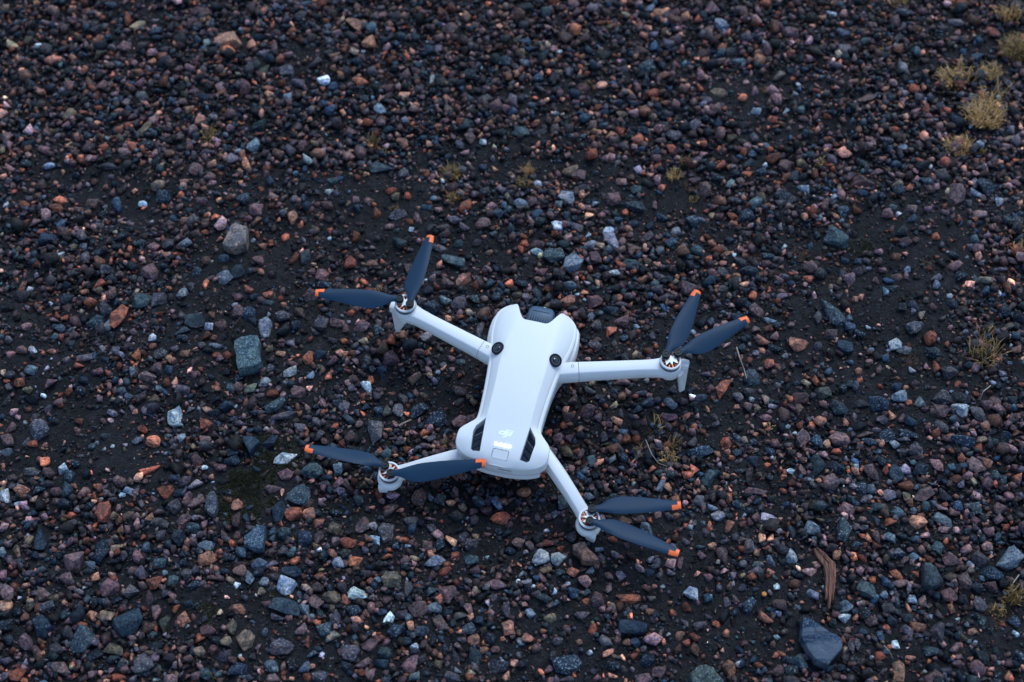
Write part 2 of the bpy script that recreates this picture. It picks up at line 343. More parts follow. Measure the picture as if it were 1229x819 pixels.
# ------------------------------------------------------------------ stones
# every stone read off the photograph: 36 tiles of 205 x 137 px, each entry
# x y w h angle colour, at 5.98 x the photograph's pixels
STONES = """00|608 42 75 60 60 o;458 225 60 45 60 o;265 302 60 50 0 w;108 138 35 30 0 w;85 295 95 65 0 n;985 170 110 65 -35 n;885 305 110 90 -40 p;1155 400 100 65 -10 o;510 385 70 60 20 o;705 370 85 90 0 n;630 560 100 55 55 o;715 580 95 60 -20 p;1010 680 85 90 0 g;675 180 60 80 0 g;835 430 75 50 0 t;995 570 80 70 0 p;475 465 90 70 0 d;320 135 80 50 0 p;1110 215 110 60 0 b;980 490 90 35 0 o;790 20 90 50 0 b;480 770 90 90 0 n
10|412 280 205 120 0 o;215 82 160 60 10 p;145 152 110 60 -30 p;30 165 110 45 70 e;255 322 70 50 -70 w;578 312 65 70 0 o;620 255 110 60 0 b;600 203 75 40 0 o;522 205 65 40 0 r;750 345 85 60 60 p;668 380 85 60 0 g;745 225 90 70 0 p;820 130 80 60 60 g;835 378 80 55 0 p;1125 190 50 55 0 l;1195 232 75 70 0 p;1140 300 70 75 0 g;1135 385 65 60 0 g;665 500 110 60 -30 e;1040 435 90 85 0 g;900 572 110 75 0 g;1092 565 90 65 0 w;695 668 75 50 30 o;832 686 75 60 -20 l;370 665 85 45 -40 o;240 690 100 70 0 b;170 655 75 55 0 p;90 665 70 60 0 e;440 590 45 45 0 o;915 640 65 45 0 p;820 490 110 80 0 g;710 90 60 60 0 b;955 30 100 70 0 t;1165 600 70 70 0 b
20|85 165 130 90 20 o;70 250 85 75 0 g;195 295 105 90 -30 o;150 352 35 35 0 w;125 400 100 60 0 p;345 262 65 80 0 g;425 245 80 75 0 t;520 232 50 75 0 t;385 108 95 75 0 g;288 98 75 65 0 p;465 375 100 40 70 r;620 345 75 70 0 b;785 215 110 100 0 p;895 130 90 70 70 o;1015 215 85 70 -50 p;1135 190 50 45 0 o;1188 235 50 50 0 r;1180 40 60 50 0 n;548 55 60 45 0 o;210 480 95 80 0 g;450 505 80 80 0 p;535 485 80 60 0 p;130 565 115 70 0 r;335 610 75 75 0 p;445 660 85 70 0 o;550 600 80 90 0 g;710 555 80 65 20 g;645 545 90 40 -80 w;845 575 80 60 0 b;915 510 110 80 0 d;920 680 65 65 0 l;265 745 120 75 60 l;70 700 75 75 0 p;160 680 85 60 60 t;1035 680 100 60 0 g;975 620 80 55 0 g;1170 430 110 90 0 b;765 770 90 60 50 n;690 345 60 70 0 g;740 360 50 50 0 o;1100 560 70 50 0 p
30|665 355 125 85 -15 e;962 455 125 110 80 t;458 85 85 75 0 p;358 55 60 55 0 p;985 40 80 70 -30 l;1165 65 90 75 0 p;915 335 100 80 30 p;640 140 130 40 -5 r;945 225 60 60 0 o;975 170 55 50 0 o;915 160 50 55 0 o;85 300 90 60 0 b;90 440 75 60 0 l;20 480 60 70 0 g;185 545 75 65 0 b;300 540 90 80 0 g;410 490 70 85 0 g;505 600 95 80 20 p;640 572 90 60 -10 o;1085 515 110 55 -25 o;900 590 60 80 0 p;1110 705 85 45 0 o;765 690 80 55 0 b;1025 300 100 60 -60 b;655 468 55 45 0 o;335 360 50 55 0 w;190 300 45 45 0 n;190 80 70 45 0 g;90 50 130 80 0 d;455 700 65 55 0 p;310 795 55 40 0 w;875 775 80 60 0 p;790 785 80 60 0 n;655 770 90 70 0 b;1090 190 70 60 0 o;1180 240 90 80 0 p;800 465 80 70 0 g
40|280 155 110 90 20 l;770 232 120 85 0 p;1150 245 115 60 25 l;130 90 100 70 0 b;20 90 60 60 0 o;165 340 110 100 40 p;280 305 85 50 -30 o;255 232 50 55 0 o;800 30 85 70 0 p;690 540 90 75 0 n;668 712 80 75 0 p;432 675 65 65 0 r;525 785 80 55 0 l;740 795 50 50 0 w;265 630 140 65 5 n;270 735 60 55 0 p;175 690 80 75 0 g;1060 105 90 40 45 w;1145 110 60 60 0 p;590 310 45 45 0 w;515 145 100 60 60 p;655 160 60 60 0 o;825 612 35 35 0 w;808 675 35 35 0 w;950 135 35 35 0 w;995 345 80 70 0 p;1150 365 110 80 0 g;210 50 110 80 40 p;415 80 100 85 0 p;765 510 60 50 0 b;1145 735 70 50 0 p;345 330 90 80 0 g;400 420 110 50 0 t
50|450 222 90 65 10 o;720 280 90 60 0 p;660 90 75 50 -60 e;730 152 115 65 0 g;1000 225 120 70 35 r;342 490 80 80 -40 w;275 600 60 80 0 p;435 645 85 80 -60 r;90 725 150 60 -5 p;135 365 55 55 0 r;505 450 70 45 0 p;1125 585 160 55 60 g;355 680 60 65 0 g;310 155 60 70 0 b;875 410 80 90 0 b;940 590 90 70 0 g;1045 687 45 45 0 w;640 210 70 60 0 p;375 315 60 60 0 p;1060 25 80 80 0 p;500 745 60 45 0 o;120 155 50 50 0 p;130 210 60 50 0 p;865 680 75 50 20 e;130 60 50 50 0 b;795 370 60 80 0 b
01|1025 80 155 75 -65 n;325 325 90 60 -25 l;1005 605 80 60 0 w;1160 572 110 95 0 b;410 578 105 60 15 r;390 645 110 65 10 r;545 645 75 50 0 o;615 672 60 45 10 o;640 610 105 75 0 p;762 342 120 60 -5 g;625 210 90 85 0 p;730 208 70 55 0 r;475 178 55 45 0 o;20 140 90 100 0 p;22 620 55 35 -60 w;280 470 85 80 -50 p;165 745 45 65 0 r;240 745 90 60 0 p;420 760 70 90 0 b;905 800 90 40 0 b;905 50 90 50 -20 r;945 205 75 80 0 r;910 112 55 50 0 n;165 315 85 55 20 t;1050 200 110 90 -60 d;1060 255 60 45 0 o;1125 190 80 35 -75 p;1115 325 70 90 0 d;520 385 70 60 0 b;765 250 50 80 0 b;55 350 70 60 0 p;725 680 70 60 0 t;740 638 35 35 0 w;762 148 40 40 0 w;695 770 70 60 0 g;785 795 70 50 0 g;1195 780 90 60 -50 p;745 490 50 40 0 o;180 165 90 80 0 b
11|208 30 85 70 -10 o;625 58 120 100 -40 t;578 205 110 100 60 l;535 345 105 60 60 o;172 385 100 95 0 p;290 350 80 50 -25 o;520 595 90 85 40 t;985 305 75 70 0 w;905 68 65 60 0 p;975 85 55 50 40 p;920 128 85 50 0 p;1150 445 80 65 0 t;765 265 90 90 0 p;675 375 65 75 0 r;612 740 80 55 -15 o;155 740 90 110 0 g;90 750 60 60 0 o;260 705 45 40 0 o;1130 45 85 55 0 g;830 65 60 70 0 b;395 220 70 50 0 b;478 247 60 50 0 l;245 262 90 60 0 g;275 440 90 60 0 p;90 475 75 35 0 o;1195 390 60 50 0 o;1130 535 60 45 0 w;600 660 100 90 0 p;340 603 40 40 0 o;890 540 35 30 0 n;385 130 50 60 0 l;940 740 60 60 0 g
21|270 342 180 100 15 t;435 172 110 70 35 o;685 62 70 55 10 o;915 150 75 90 0 p;48 95 95 80 20 p;130 20 50 50 0 o;1012 175 50 50 0 w;398 678 130 75 -15 g;540 718 95 55 80 p;600 640 100 45 0 b;880 665 40 35 0 w;495 790 40 40 0 w;725 452 35 35 0 w;805 735 105 65 0 g;470 545 50 60 0 r;350 510 80 60 0 r;380 550 65 60 0 n;855 370 65 55 20 w;1015 760 110 80 -15 p;880 780 70 60 0 g;1080 640 90 70 0 p;1125 700 80 60 0 b;1165 635 70 40 -80 b;370 290 65 45 0 p;380 335 60 50 0 p;440 385 80 75 0 g;590 378 75 30 0 o;725 795 100 55 0 p;1145 110 80 60 0 d;475 740 80 40 0 r;885 250 75 40 -20 p;245 675 90 60 90 r;235 265 80 45 0 g;100 650 60 60 0 b;1130 500 45 50 0 p;1005 565 50 35 20 r
31|385 570 120 95 10 w;62 612 105 75 20 l;175 695 105 70 -45 b;325 775 95 80 70 w;460 785 100 80 0 g;690 800 90 60 0 w;1180 800 80 60 0 w;890 628 155 80 30 t;888 515 80 70 0 t;725 575 100 90 0 p;395 705 65 90 0 b;180 468 65 60 0 w;903 152 85 80 0 r;705 130 80 60 0 o;305 80 75 75 0 p;770 95 80 60 20 r;60 100 130 75 0 t;195 115 115 50 -20 g;1090 55 85 60 0 l;855 65 80 60 0 b;945 80 90 65 0 b;988 80 35 35 0 w;615 105 60 50 80 o;1165 120 120 85 0 g;1070 150 90 60 10 p;1145 215 90 60 80 r;1035 230 60 70 0 b;480 405 100 85 0 p;500 495 75 50 0 g;495 530 50 40 0 o;635 470 50 45 0 p;535 635 65 55 0 p;545 700 80 55 10 o;595 610 60 45 0 l;330 630 65 50 0 l;565 755 70 45 0 e;290 550 60 80 0 p;205 575 50 45 0 o;140 610 75 80 0 p;835 780 60 60 0 o;880 745 80 50 0 b;815 670 50 45 0 r;1080 495 60 55 0 r;1025 610 80 35 90 p;990 760 60 80 0 b;1080 700 80 60 0 b;705 740 75 50 0 g;60 35 65 45 0 n;160 60 60 50 0 r;35 390 70 45 0 p;780 460 80 60 0 p;575 50 70 80 0 p
41|270 575 85 80 0 o;358 690 80 55 0 r;655 305 110 75 -15 r;735 350 95 90 40 p;345 150 90 75 0 n;430 175 80 60 0 n;70 105 85 60 10 p;350 465 70 50 -60 w;605 210 80 45 70 l;800 425 90 75 90 l;255 410 90 75 0 t;375 395 80 60 0 d;570 570 80 70 90 n;740 570 130 115 60 g;465 690 110 105 0 b;1135 575 100 75 60 p;1080 600 60 50 0 l;1155 695 90 100 0 b;860 25 80 60 10 p;1030 18 55 45 0 r;650 25 80 60 0 r;440 60 90 70 0 g;70 740 90 80 0 b;125 720 80 45 0 l;160 500 90 95 0 p;85 440 80 60 0 p;225 625 80 50 0 p;370 740 60 45 0 o;300 640 80 60 0 b;510 130 60 80 0 g;465 215 60 60 0 p;500 270 70 60 0 b;640 400 70 45 0 g;560 400 80 60 0 b;470 410 80 50 0 r;415 460 60 60 0 p;865 540 90 60 0 l;870 440 90 60 0 b;1060 310 80 90 0 g;1045 230 90 60 0 p;830 265 60 60 0 p;910 290 90 60 0 b;700 610 70 80 0 g;600 635 90 35 0 o;760 640 60 45 0 p;150 250 70 60 0 p;105 290 60 60 0 g;220 290 40 40 0 o;470 330 110 60 -20 t;130 360 90 60 0 d;975 740 50 45 0 w;970 780 45 45 0 r;590 350 35 35 0 w;370 340 35 35 0 w
51|752 560 150 125 65 p;960 505 150 95 55 b;890 560 90 55 15 l;1048 628 65 60 45 w;75 490 160 80 12 p;295 125 80 65 20 r;230 195 110 85 35 g;355 255 85 50 30 l;305 365 90 85 0 b;420 385 100 60 60 p;475 345 70 55 0 r;170 290 90 45 -35 t;65 350 100 65 20 t;165 430 100 55 0 p;1135 95 65 75 0 g;1070 110 50 50 0 g;1120 160 85 50 0 n;1100 215 70 40 40 p;1015 205 75 50 -20 g;915 210 50 70 0 l;1165 325 65 50 0 r;885 335 55 50 0 o;1018 320 60 55 0 b;905 725 100 60 10 p;870 480 60 80 0 g;520 490 105 55 35 t;410 690 90 60 0 p;655 715 65 50 0 p;240 720 85 70 0 p;320 733 45 45 0 w;415 760 80 60 0 b;1025 765 90 60 -20 p;1180 770 90 60 0 g;1165 480 100 50 20 p;1185 415 50 70 0 p;545 130 50 50 0 g;220 330 45 45 0 r;60 565 70 70 0 b;25 690 60 60 0 r;870 765 40 35 0 r;730 25 90 60 0 b;320 560 80 70 0 b;310 510 90 60 0 n;935 600 50 50 0 p;825 640 60 60 0 g;1065 420 90 45 -60 p;545 385 40 35 0 w;630 300 80 60 0 g;645 510 60 40 90 p
02|700 215 80 75 20 o;755 275 100 95 0 g;1070 290 125 115 20 p;1005 505 140 100 -65 t;1130 500 110 105 0 g;840 620 200 105 -72 r;745 555 130 80 70 g;670 640 120 110 20 t;765 680 80 60 90 w;825 110 90 60 0 b;940 255 90 80 0 b;1000 92 90 55 -15 t;350 115 80 65 0 g;600 185 90 65 -60 g;125 170 65 55 0 t;135 385 100 50 -80 o;190 405 55 40 -80 w;440 80 60 45 0 t;515 108 55 50 0 n;582 112 70 50 0 l;700 155 75 60 0 b;855 40 90 70 0 b;420 160 50 38 0 w;320 45 140 90 0 b;845 320 80 55 0 p;700 385 100 80 0 r;695 430 75 60 0 n;575 495 75 70 0 d;465 545 65 60 0 p;390 550 45 45 0 p;405 610 55 45 20 r;420 705 80 60 0 t;510 750 90 65 -30 p;425 770 50 55 0 r;290 768 50 30 0 o;330 725 50 45 0 p;170 680 80 60 0 p;1090 785 65 60 20 w;1145 385 80 60 0 d;1140 160 70 50 20 o;1195 105 90 85 0 g;940 340 60 50 0 g;1000 360 50 60 0 g;785 755 60 60 0 d;360 270 60 50 0 g;610 372 35 35 0 w;345 512 36 30 90 w;30 385 32 32 0 w;595 430 65 50 0 o;70 380 60 55 0 d;115 115 45 60 0 n;25 40 60 50 0 p;1005 195 50 50 0 p;1130 600 80 35 0 r
12|100 95 100 90 0 l;180 305 75 75 0 b;470 300 115 95 50 t;380 340 115 100 50 l;380 205 80 70 0 t;560 425 65 55 0 r;640 300 55 50 0 o;625 220 95 60 40 p;950 190 100 80 -80 t;1075 310 100 95 0 p;1055 190 60 55 0 p;880 195 110 50 -70 r;480 480 80 55 0 p;690 525 95 50 5 t;690 465 70 70 0 r;555 590 110 100 -30 b;470 580 110 90 -40 p;800 615 110 80 -10 g;910 590 75 70 0 n;675 690 170 95 75 l;165 665 140 105 -15 t;80 735 110 65 0 t;265 700 70 70 0 w;250 768 90 62 0 r;350 680 80 80 0 p;285 615 55 55 0 o;75 450 90 80 90 w;40 175 90 40 -10 r;245 395 80 40 -80 r;215 460 50 30 30 l;665 760 40 38 0 w;1080 670 100 90 20 g;1190 665 105 90 40 p;1000 465 95 90 0 p;1070 545 60 50 0 r;650 105 65 45 0 o;1040 45 60 50 0 p;345 70 45 45 0 o;585 70 33 33 0 w;1130 42 30 30 0 w;790 800 60 50 0 p;75 790 90 60 0 b;800 710 90 90 0 d;575 660 80 60 0 b;1000 290 60 50 0 p;1090 385 100 60 0 b;450 535 45 40 0 w;1200 350 60 60 0 g;240 15 50 45 0 r;165 20 80 50 0 p;590 480 70 55 0 b
22|55 222 85 85 0 r;212 215 100 50 3 o;295 205 45 40 0 r;410 75 105 90 0 t;840 80 80 60 0 t;705 115 90 55 20 g;730 70 50 45 0 b;970 75 80 60 0 g;735 15 90 60 0 p;805 205 185 85 28 t;870 360 105 90 -70 o;765 370 95 75 10 p;655 340 70 60 -60 p;680 395 60 45 90 r;740 440 90 50 5 g;750 500 80 60 0 l;845 525 125 100 -25 g;945 490 90 75 80 t;640 550 120 110 0 b;765 635 60 50 80 o;915 590 60 55 0 n;1000 735 120 65 85 g;1060 375 80 70 0 b;1200 375 60 60 0 r;1105 465 80 70 0 b;1145 525 70 45 0 p;1090 20 50 50 0 l;205 410 75 50 0 r;125 680 140 75 -15 p;250 705 90 75 50 t;330 680 85 60 0 p;20 700 90 50 70 p;600 765 85 80 0 g;570 500 70 60 0 g;620 430 80 60 0 d;470 250 110 60 90 p;345 350 60 60 0 p;15 795 60 50 0 r;150 790 70 50 0 n;245 45 60 45 0 g;1020 40 35 35 0 o;600 350 28 24 0 w
32|718 65 190 82 70 w;300 180 160 120 0 t;425 235 155 125 -50 l;555 100 85 75 -60 w;595 195 95 90 0 p;725 300 110 70 25 w;855 230 130 90 10 t;880 110 100 62 0 p;1140 75 85 80 0 b;935 340 115 65 -35 o;415 385 110 70 15 l;175 450 95 70 80 t;95 485 80 65 20 g;595 510 115 105 90 p;400 510 125 85 -30 o;435 565 90 65 0 g;555 350 70 42 75 n;520 450 80 45 20 o;730 420 95 85 -40 d;565 625 80 60 -60 w;485 600 80 60 0 p;700 580 120 65 10 b;795 655 120 90 -20 p;705 735 90 75 0 r;830 590 55 50 0 o;895 690 42 42 0 w;490 695 55 50 20 r;800 770 60 60 0 b;600 690 80 80 0 g;180 90 120 80 0 p;180 155 95 55 30 l;1065 325 90 60 0 g;980 40 80 60 -30 g;850 15 50 50 0 p;630 100 70 60 0 n;975 215 75 60 90 n;1085 480 110 60 0 g;1060 130 60 80 0 g;780 530 110 40 10 g;600 325 75 35 -5 g;215 300 80 60 0 p;190 355 60 50 0 p;600 800 90 50 0 p;515 800 60 40 0 g;980 525 38 38 0 w;520 503 28 28 0 w;385 20 35 38 0 w;545 28 45 45 0 w;1120 215 35 40 0 r;595 15 45 40 0 r;1030 590 60 50 90 p;875 375 70 60 40 g;610 420 60 35 0 t;340 605 80 30 0 g;1215 380 50 60 0 p
42|1115 80 175 115 30 t;285 300 105 82 0 g;475 290 125 80 5 b;45 400 110 105 0 p;530 570 115 85 20 p;1070 595 265 105 62 t;965 650 95 58 88 g;615 180 90 60 35 b;670 135 80 45 80 g;730 125 45 45 0 w;300 115 60 45 30 n;325 155 50 35 0 o;290 235 50 40 0 o;385 320 60 40 0 o;440 390 75 50 0 o;495 400 65 58 -40 g;405 357 38 30 90 w;290 415 90 50 0 g;710 485 80 45 -5 g;1190 365 100 90 90 p;55 180 75 65 0 b;20 100 45 45 0 b;410 215 110 50 40 g;385 630 90 70 0 b;205 650 60 50 90 l;300 665 65 60 0 p;250 680 50 45 0 p;295 577 45 30 5 w;580 785 100 60 8 o;660 755 60 60 0 p;520 715 60 50 20 p;635 650 100 40 10 l;1060 765 100 80 0 p;1090 800 50 40 0 o;1200 700 80 70 90 b;1195 650 45 50 0 l;1120 490 50 50 0 g;460 15 80 50 0 p;1165 235 55 50 0 b;780 685 45 40 0 p;725 340 70 50 0 g;1185 590 50 30 90 o
52|870 80 65 65 0 l;892 145 80 65 0 p;302 212 75 60 10 o;365 110 100 60 5 p;300 100 40 40 0 r;440 105 50 55 0 p;585 70 60 50 0 r;340 35 90 80 0 t;735 275 100 70 -25 p;775 345 100 80 0 b;425 568 75 70 90 t;345 575 80 70 90 d;30 310 80 70 0 g;265 440 90 50 8 t;250 390 80 45 10 b;440 720 120 100 10 g;945 370 110 55 5 n;950 440 75 65 90 b;1065 375 70 70 0 p;1055 295 110 40 -15 g;840 395 70 50 0 o;780 470 50 40 0 o;690 500 45 38 0 w;955 635 65 35 60 o;1145 560 65 60 0 p;1135 625 80 60 90 t;1060 465 45 25 90 w;795 762 60 35 -20 l;490 640 60 50 90 n;60 500 50 55 0 o;20 510 50 50 0 o;120 195 80 50 0 p;175 250 60 50 0 p;95 245 50 45 0 g;30 250 60 45 0 b;110 715 35 32 0 w;110 298 35 25 0 l;385 315 60 50 90 l;715 190 80 60 0 t;590 430 70 50 90 l;305 360 90 60 0 p;160 385 60 50 90 p;1110 720 100 60 0 n;1110 785 42 36 0 w;1200 755 70 60 0 p;1030 750 60 60 0 g;590 370 80 50 0 g;700 560 80 80 0 b;1190 640 90 100 0 d;50 750 80 60 0 b
03|265 610 160 135 55 g;215 35 62 48 60 w;590 100 130 60 -15 g;130 25 100 75 0 p;348 290 90 75 0 p;210 175 90 80 0 t;485 350 62 55 -30 r;560 330 88 78 0 b;585 250 90 70 10 b;868 85 50 52 0 w;820 55 70 65 0 g;1120 175 95 82 10 p;1150 80 100 80 0 g;1055 240 140 65 12 p;940 205 75 55 -60 l;900 275 70 55 30 t;870 350 70 62 0 t;920 385 60 55 60 l;1000 390 85 80 0 p;1105 410 90 88 0 n;1025 320 85 45 0 p;190 330 80 52 0 n;120 265 80 70 -30 r;40 265 50 35 -10 r;55 215 80 62 0 g;50 305 55 50 90 g;215 390 90 85 0 d;435 410 60 40 0 e;303 372 48 40 0 w;425 368 40 38 0 r;60 600 95 65 -25 p;40 690 100 88 0 p;230 718 82 55 5 r;315 733 50 40 0 o;25 775 95 62 -5 l;165 562 38 38 0 w;750 668 70 58 10 t;1020 618 90 50 35 r;1095 705 105 100 0 r;985 705 85 45 -25 l;340 475 60 70 0 g;800 500 80 60 0 g;785 550 62 35 40 p;735 560 50 50 0 p;690 718 30 32 0 l;740 760 30 28 0 w;800 742 35 30 0 w;365 50 75 35 20 o;650 740 60 60 0 t;80 480 60 50 0 p;975 90 60 75 0 r;1090 25 60 50 0 o;1210 120 50 60 0 o;1190 360 40 40 0 b;1205 195 60 80 0 b;965 490 50 42 0 o;745 120 70 50 0 b;30 400 60 70 0 g
13|30 540 150 115 62 w;95 85 90 50 -8 o;15 125 50 55 0 o;175 145 100 62 -58 p;320 90 62 45 0 r;350 110 60 50 90 p;210 200 45 42 0 r;783 68 70 55 -15 o;850 205 115 68 -42 w;1000 228 60 58 0 l;675 280 80 70 0 w;712 185 65 55 0 g;765 215 60 60 0 d;562 322 100 85 0 e;720 365 100 65 -3 r;742 440 155 105 -25 t;810 525 180 60 -10 g;422 325 88 72 20 t;480 262 75 75 0 b;400 375 40 34 0 o;910 345 105 95 0 p;993 325 50 45 0 o;85 350 110 90 0 g;225 300 60 50 90 p;328 312 48 38 30 r;435 500 55 40 90 o;248 585 100 88 60 r;245 695 85 65 30 p;400 450 100 85 -50 b;445 550 60 45 0 b;720 718 115 80 -18 b;435 795 90 70 0 b;1040 570 90 60 15 g;925 610 80 75 0 g;1065 668 88 70 -15 g;965 710 90 45 -65 p;1065 80 90 75 0 b;1210 75 60 55 0 o;985 100 90 80 90 r;870 145 90 50 0 p;925 125 50 50 0 p;685 618 38 34 0 w;465 460 26 26 0 w;475 660 40 24 70 w;1130 245 50 55 0 r;1085 195 60 40 80 n;75 680 80 60 60 l;30 695 40 45 0 p;310 500 90 70 0 d;230 460 60 40 -80 p;1200 440 90 70 60 b;140 490 60 50 0 g;320 20 110 50 0 l;225 25 60 55 0 g;25 45 60 50 -30 g;980 465 60 42 90 p;650 340 50 50 0 g;785 10 60 32 0 p;290 255 50 45 0 b;1160 130 80 75 0 p;800 370 50 50 0 p;820 595 40 34 0 p
23|355 95 130 112 15 p;170 110 95 75 90 g;245 120 60 60 0 g;218 182 55 52 0 b;70 72 60 55 0 o;20 72 55 45 0 o;170 310 85 85 0 w;265 330 75 55 10 p;725 150 45 50 0 w;688 202 40 34 0 w;690 250 30 28 0 b;555 55 95 62 15 p;848 130 80 48 0 l;630 230 45 50 0 n;530 225 80 45 0 p;590 380 60 50 0 n;845 345 115 75 30 p;845 430 75 60 0 g;678 555 165 112 -15 b;550 485 150 95 -25 b;402 495 115 72 85 g;327 500 65 70 0 e;265 490 70 60 70 b;440 405 100 60 60 g;15 450 110 75 90 g;50 550 115 60 25 t;125 585 60 55 0 p;240 640 160 112 85 g;60 680 95 85 0 p;275 780 60 50 -60 r;850 570 110 90 -20 p;640 695 70 60 0 g;600 745 90 50 0 p;330 630 60 28 5 o;955 520 50 50 0 r;975 320 52 34 0 b;975 250 60 50 0 p;470 655 45 40 0 o;450 697 40 32 0 n;545 715 45 40 0 p;100 505 60 50 0 g;555 130 60 50 90 g;790 110 60 50 0 p
33|785 368 70 64 0 o;732 430 60 50 0 n;752 552 80 72 0 o;425 400 85 80 90 p;540 485 110 100 0 p;655 665 85 62 70 g;820 683 70 70 0 r;880 640 55 55 0 p;795 630 75 48 0 l;550 720 85 42 25 o;975 410 100 68 5 t;1140 425 100 82 10 l;900 465 75 65 0 t;790 500 60 48 50 g;1130 515 120 80 0 p;1020 225 65 45 0 o;780 265 130 62 0 p;590 25 100 70 0 g;560 335 80 60 0 g;730 340 50 50 0 b;845 295 50 42 0 g;665 435 45 45 0 r;885 370 50 35 0 r;1120 720 70 60 0 r;918 755 50 40 0 p;878 740 40 34 90 l;680 725 85 28 5 e;260 645 60 60 0 r;385 780 90 90 0 n;410 690 70 60 0 p;330 380 40 40 0 p;330 475 50 45 0 b;1150 320 60 60 0 g;850 520 60 42 0 b;890 520 45 40 0 p;940 555 60 60 0 p;1070 640 60 45 0 g;830 345 60 45 80 p;435 520 60 30 -60 r;620 380 80 40 0 g;930 345 90 40 0 g
43|498 230 155 98 78 t;283 320 150 88 -78 r;845 385 112 98 20 p;1010 355 112 92 28 e;1125 470 140 108 55 t;840 10 150 88 10 o;315 705 100 88 80 r;320 772 45 42 0 o;400 672 90 55 25 l;680 165 60 58 0 o;620 140 80 75 0 r;770 398 55 38 70 r;775 453 55 40 0 p;1060 272 55 45 0 o;885 290 65 55 0 n;170 215 85 50 35 g;130 385 100 52 -5 l;70 372 42 34 60 w;215 390 45 38 0 r;220 197 40 34 0 o;480 340 95 52 15 g;398 385 80 58 20 g;495 398 42 38 0 w;695 550 35 34 0 w;998 158 30 28 0 w;735 82 50 42 0 w;330 92 45 42 0 n;600 530 85 50 0 p;860 690 120 105 -30 p;955 710 85 78 60 b;1125 690 140 115 -15 p;1025 730 60 60 0 o;1100 780 80 40 0 r;125 775 190 88 -3 b;630 770 70 62 0 b;745 600 62 34 -10 l;800 652 36 28 0 l;1197 628 40 34 0 l;1200 305 70 52 0 t;1140 335 60 60 0 b;595 400 80 48 80 n;390 450 50 34 0 o;360 495 38 24 -15 o;240 575 60 50 -60 g;390 790 60 60 0 b;525 765 50 33 0 n;480 775 40 36 0 o;690 780 40 42 0 p;575 630 70 45 70 o;525 645 40 34 0 o;1170 25 120 98 10 b;670 20 100 60 0 d;530 55 52 42 10 g;575 35 60 42 70 o;615 50 50 40 40 g;1015 520 45 45 0 p;785 515 36 32 0 e;10 410 70 60 90 p;20 495 40 36 0 p;420 25 60 60 0 b;840 135 70 60 0 d;945 205 35 30 0 w;920 790 50 50 0 p;225 525 60 48 90 g;90 440 80 68 0 d
53|305 20 98 85 0 w;365 70 105 65 -15 g;580 80 115 85 0 b;585 180 85 55 60 r;690 225 125 88 10 g;422 208 50 42 0 w;770 235 50 40 0 o;20 315 75 60 80 l;45 275 50 45 0 r;180 430 180 145 45 b;330 390 112 85 0 l;305 330 80 60 0 b;60 448 110 75 15 g;478 440 80 75 90 w;280 532 70 58 -70 o;225 520 50 45 0 p;625 510 115 95 0 p;765 495 125 92 5 w;895 525 155 85 48 g;950 455 88 72 40 p;640 410 125 105 -30 g;770 410 145 78 28 d;410 575 85 75 0 b;625 620 90 88 0 g;240 680 112 88 -20 b;395 665 132 66 12 b;362 705 92 50 25 g;298 738 70 62 0 w;455 770 120 110 -60 g;780 730 205 105 8 b;920 705 80 50 -15 n;995 650 95 48 -35 g;1090 690 100 88 20 b;1120 770 100 72 10 p;1015 725 65 58 30 t;1165 660 70 48 0 o;1210 735 40 60 0 p;530 625 55 45 90 p;545 700 42 38 20 o;688 690 55 30 0 o;120 720 120 50 10 b;25 715 50 34 0 p;40 755 70 55 -30 p;145 762 36 34 0 r;185 790 50 42 0 b;105 785 50 45 0 p;235 790 45 36 0 r;80 670 120 42 0 p;165 635 70 45 5 g;45 610 100 68 5 d;880 375 60 50 60 r;980 365 50 50 0 r;1120 152 35 34 0 l;1005 295 45 40 0 l;1045 320 50 50 0 b;1085 270 55 36 5 w;1130 425 100 68 0 t;1175 550 80 60 0 p;115 140 50 38 0 p;530 330 50 36 0 l;250 65 36 32 0 l;130 60 40 36 0 l;700 362 30 26 0 l;345 555 60 60 0 p;205 570 80 60 0 g;705 570 70 60 0 t;350 795 80 48 0 g;890 620 40 34 0 t;375 330 40 32 0 o;340 460 45 42 0 p;395 445 45 45 0 r;520 180 50 30 90 p;320 265 30 28 0 r;1210 390 60 60 0 g;190 315 40 42 0 r
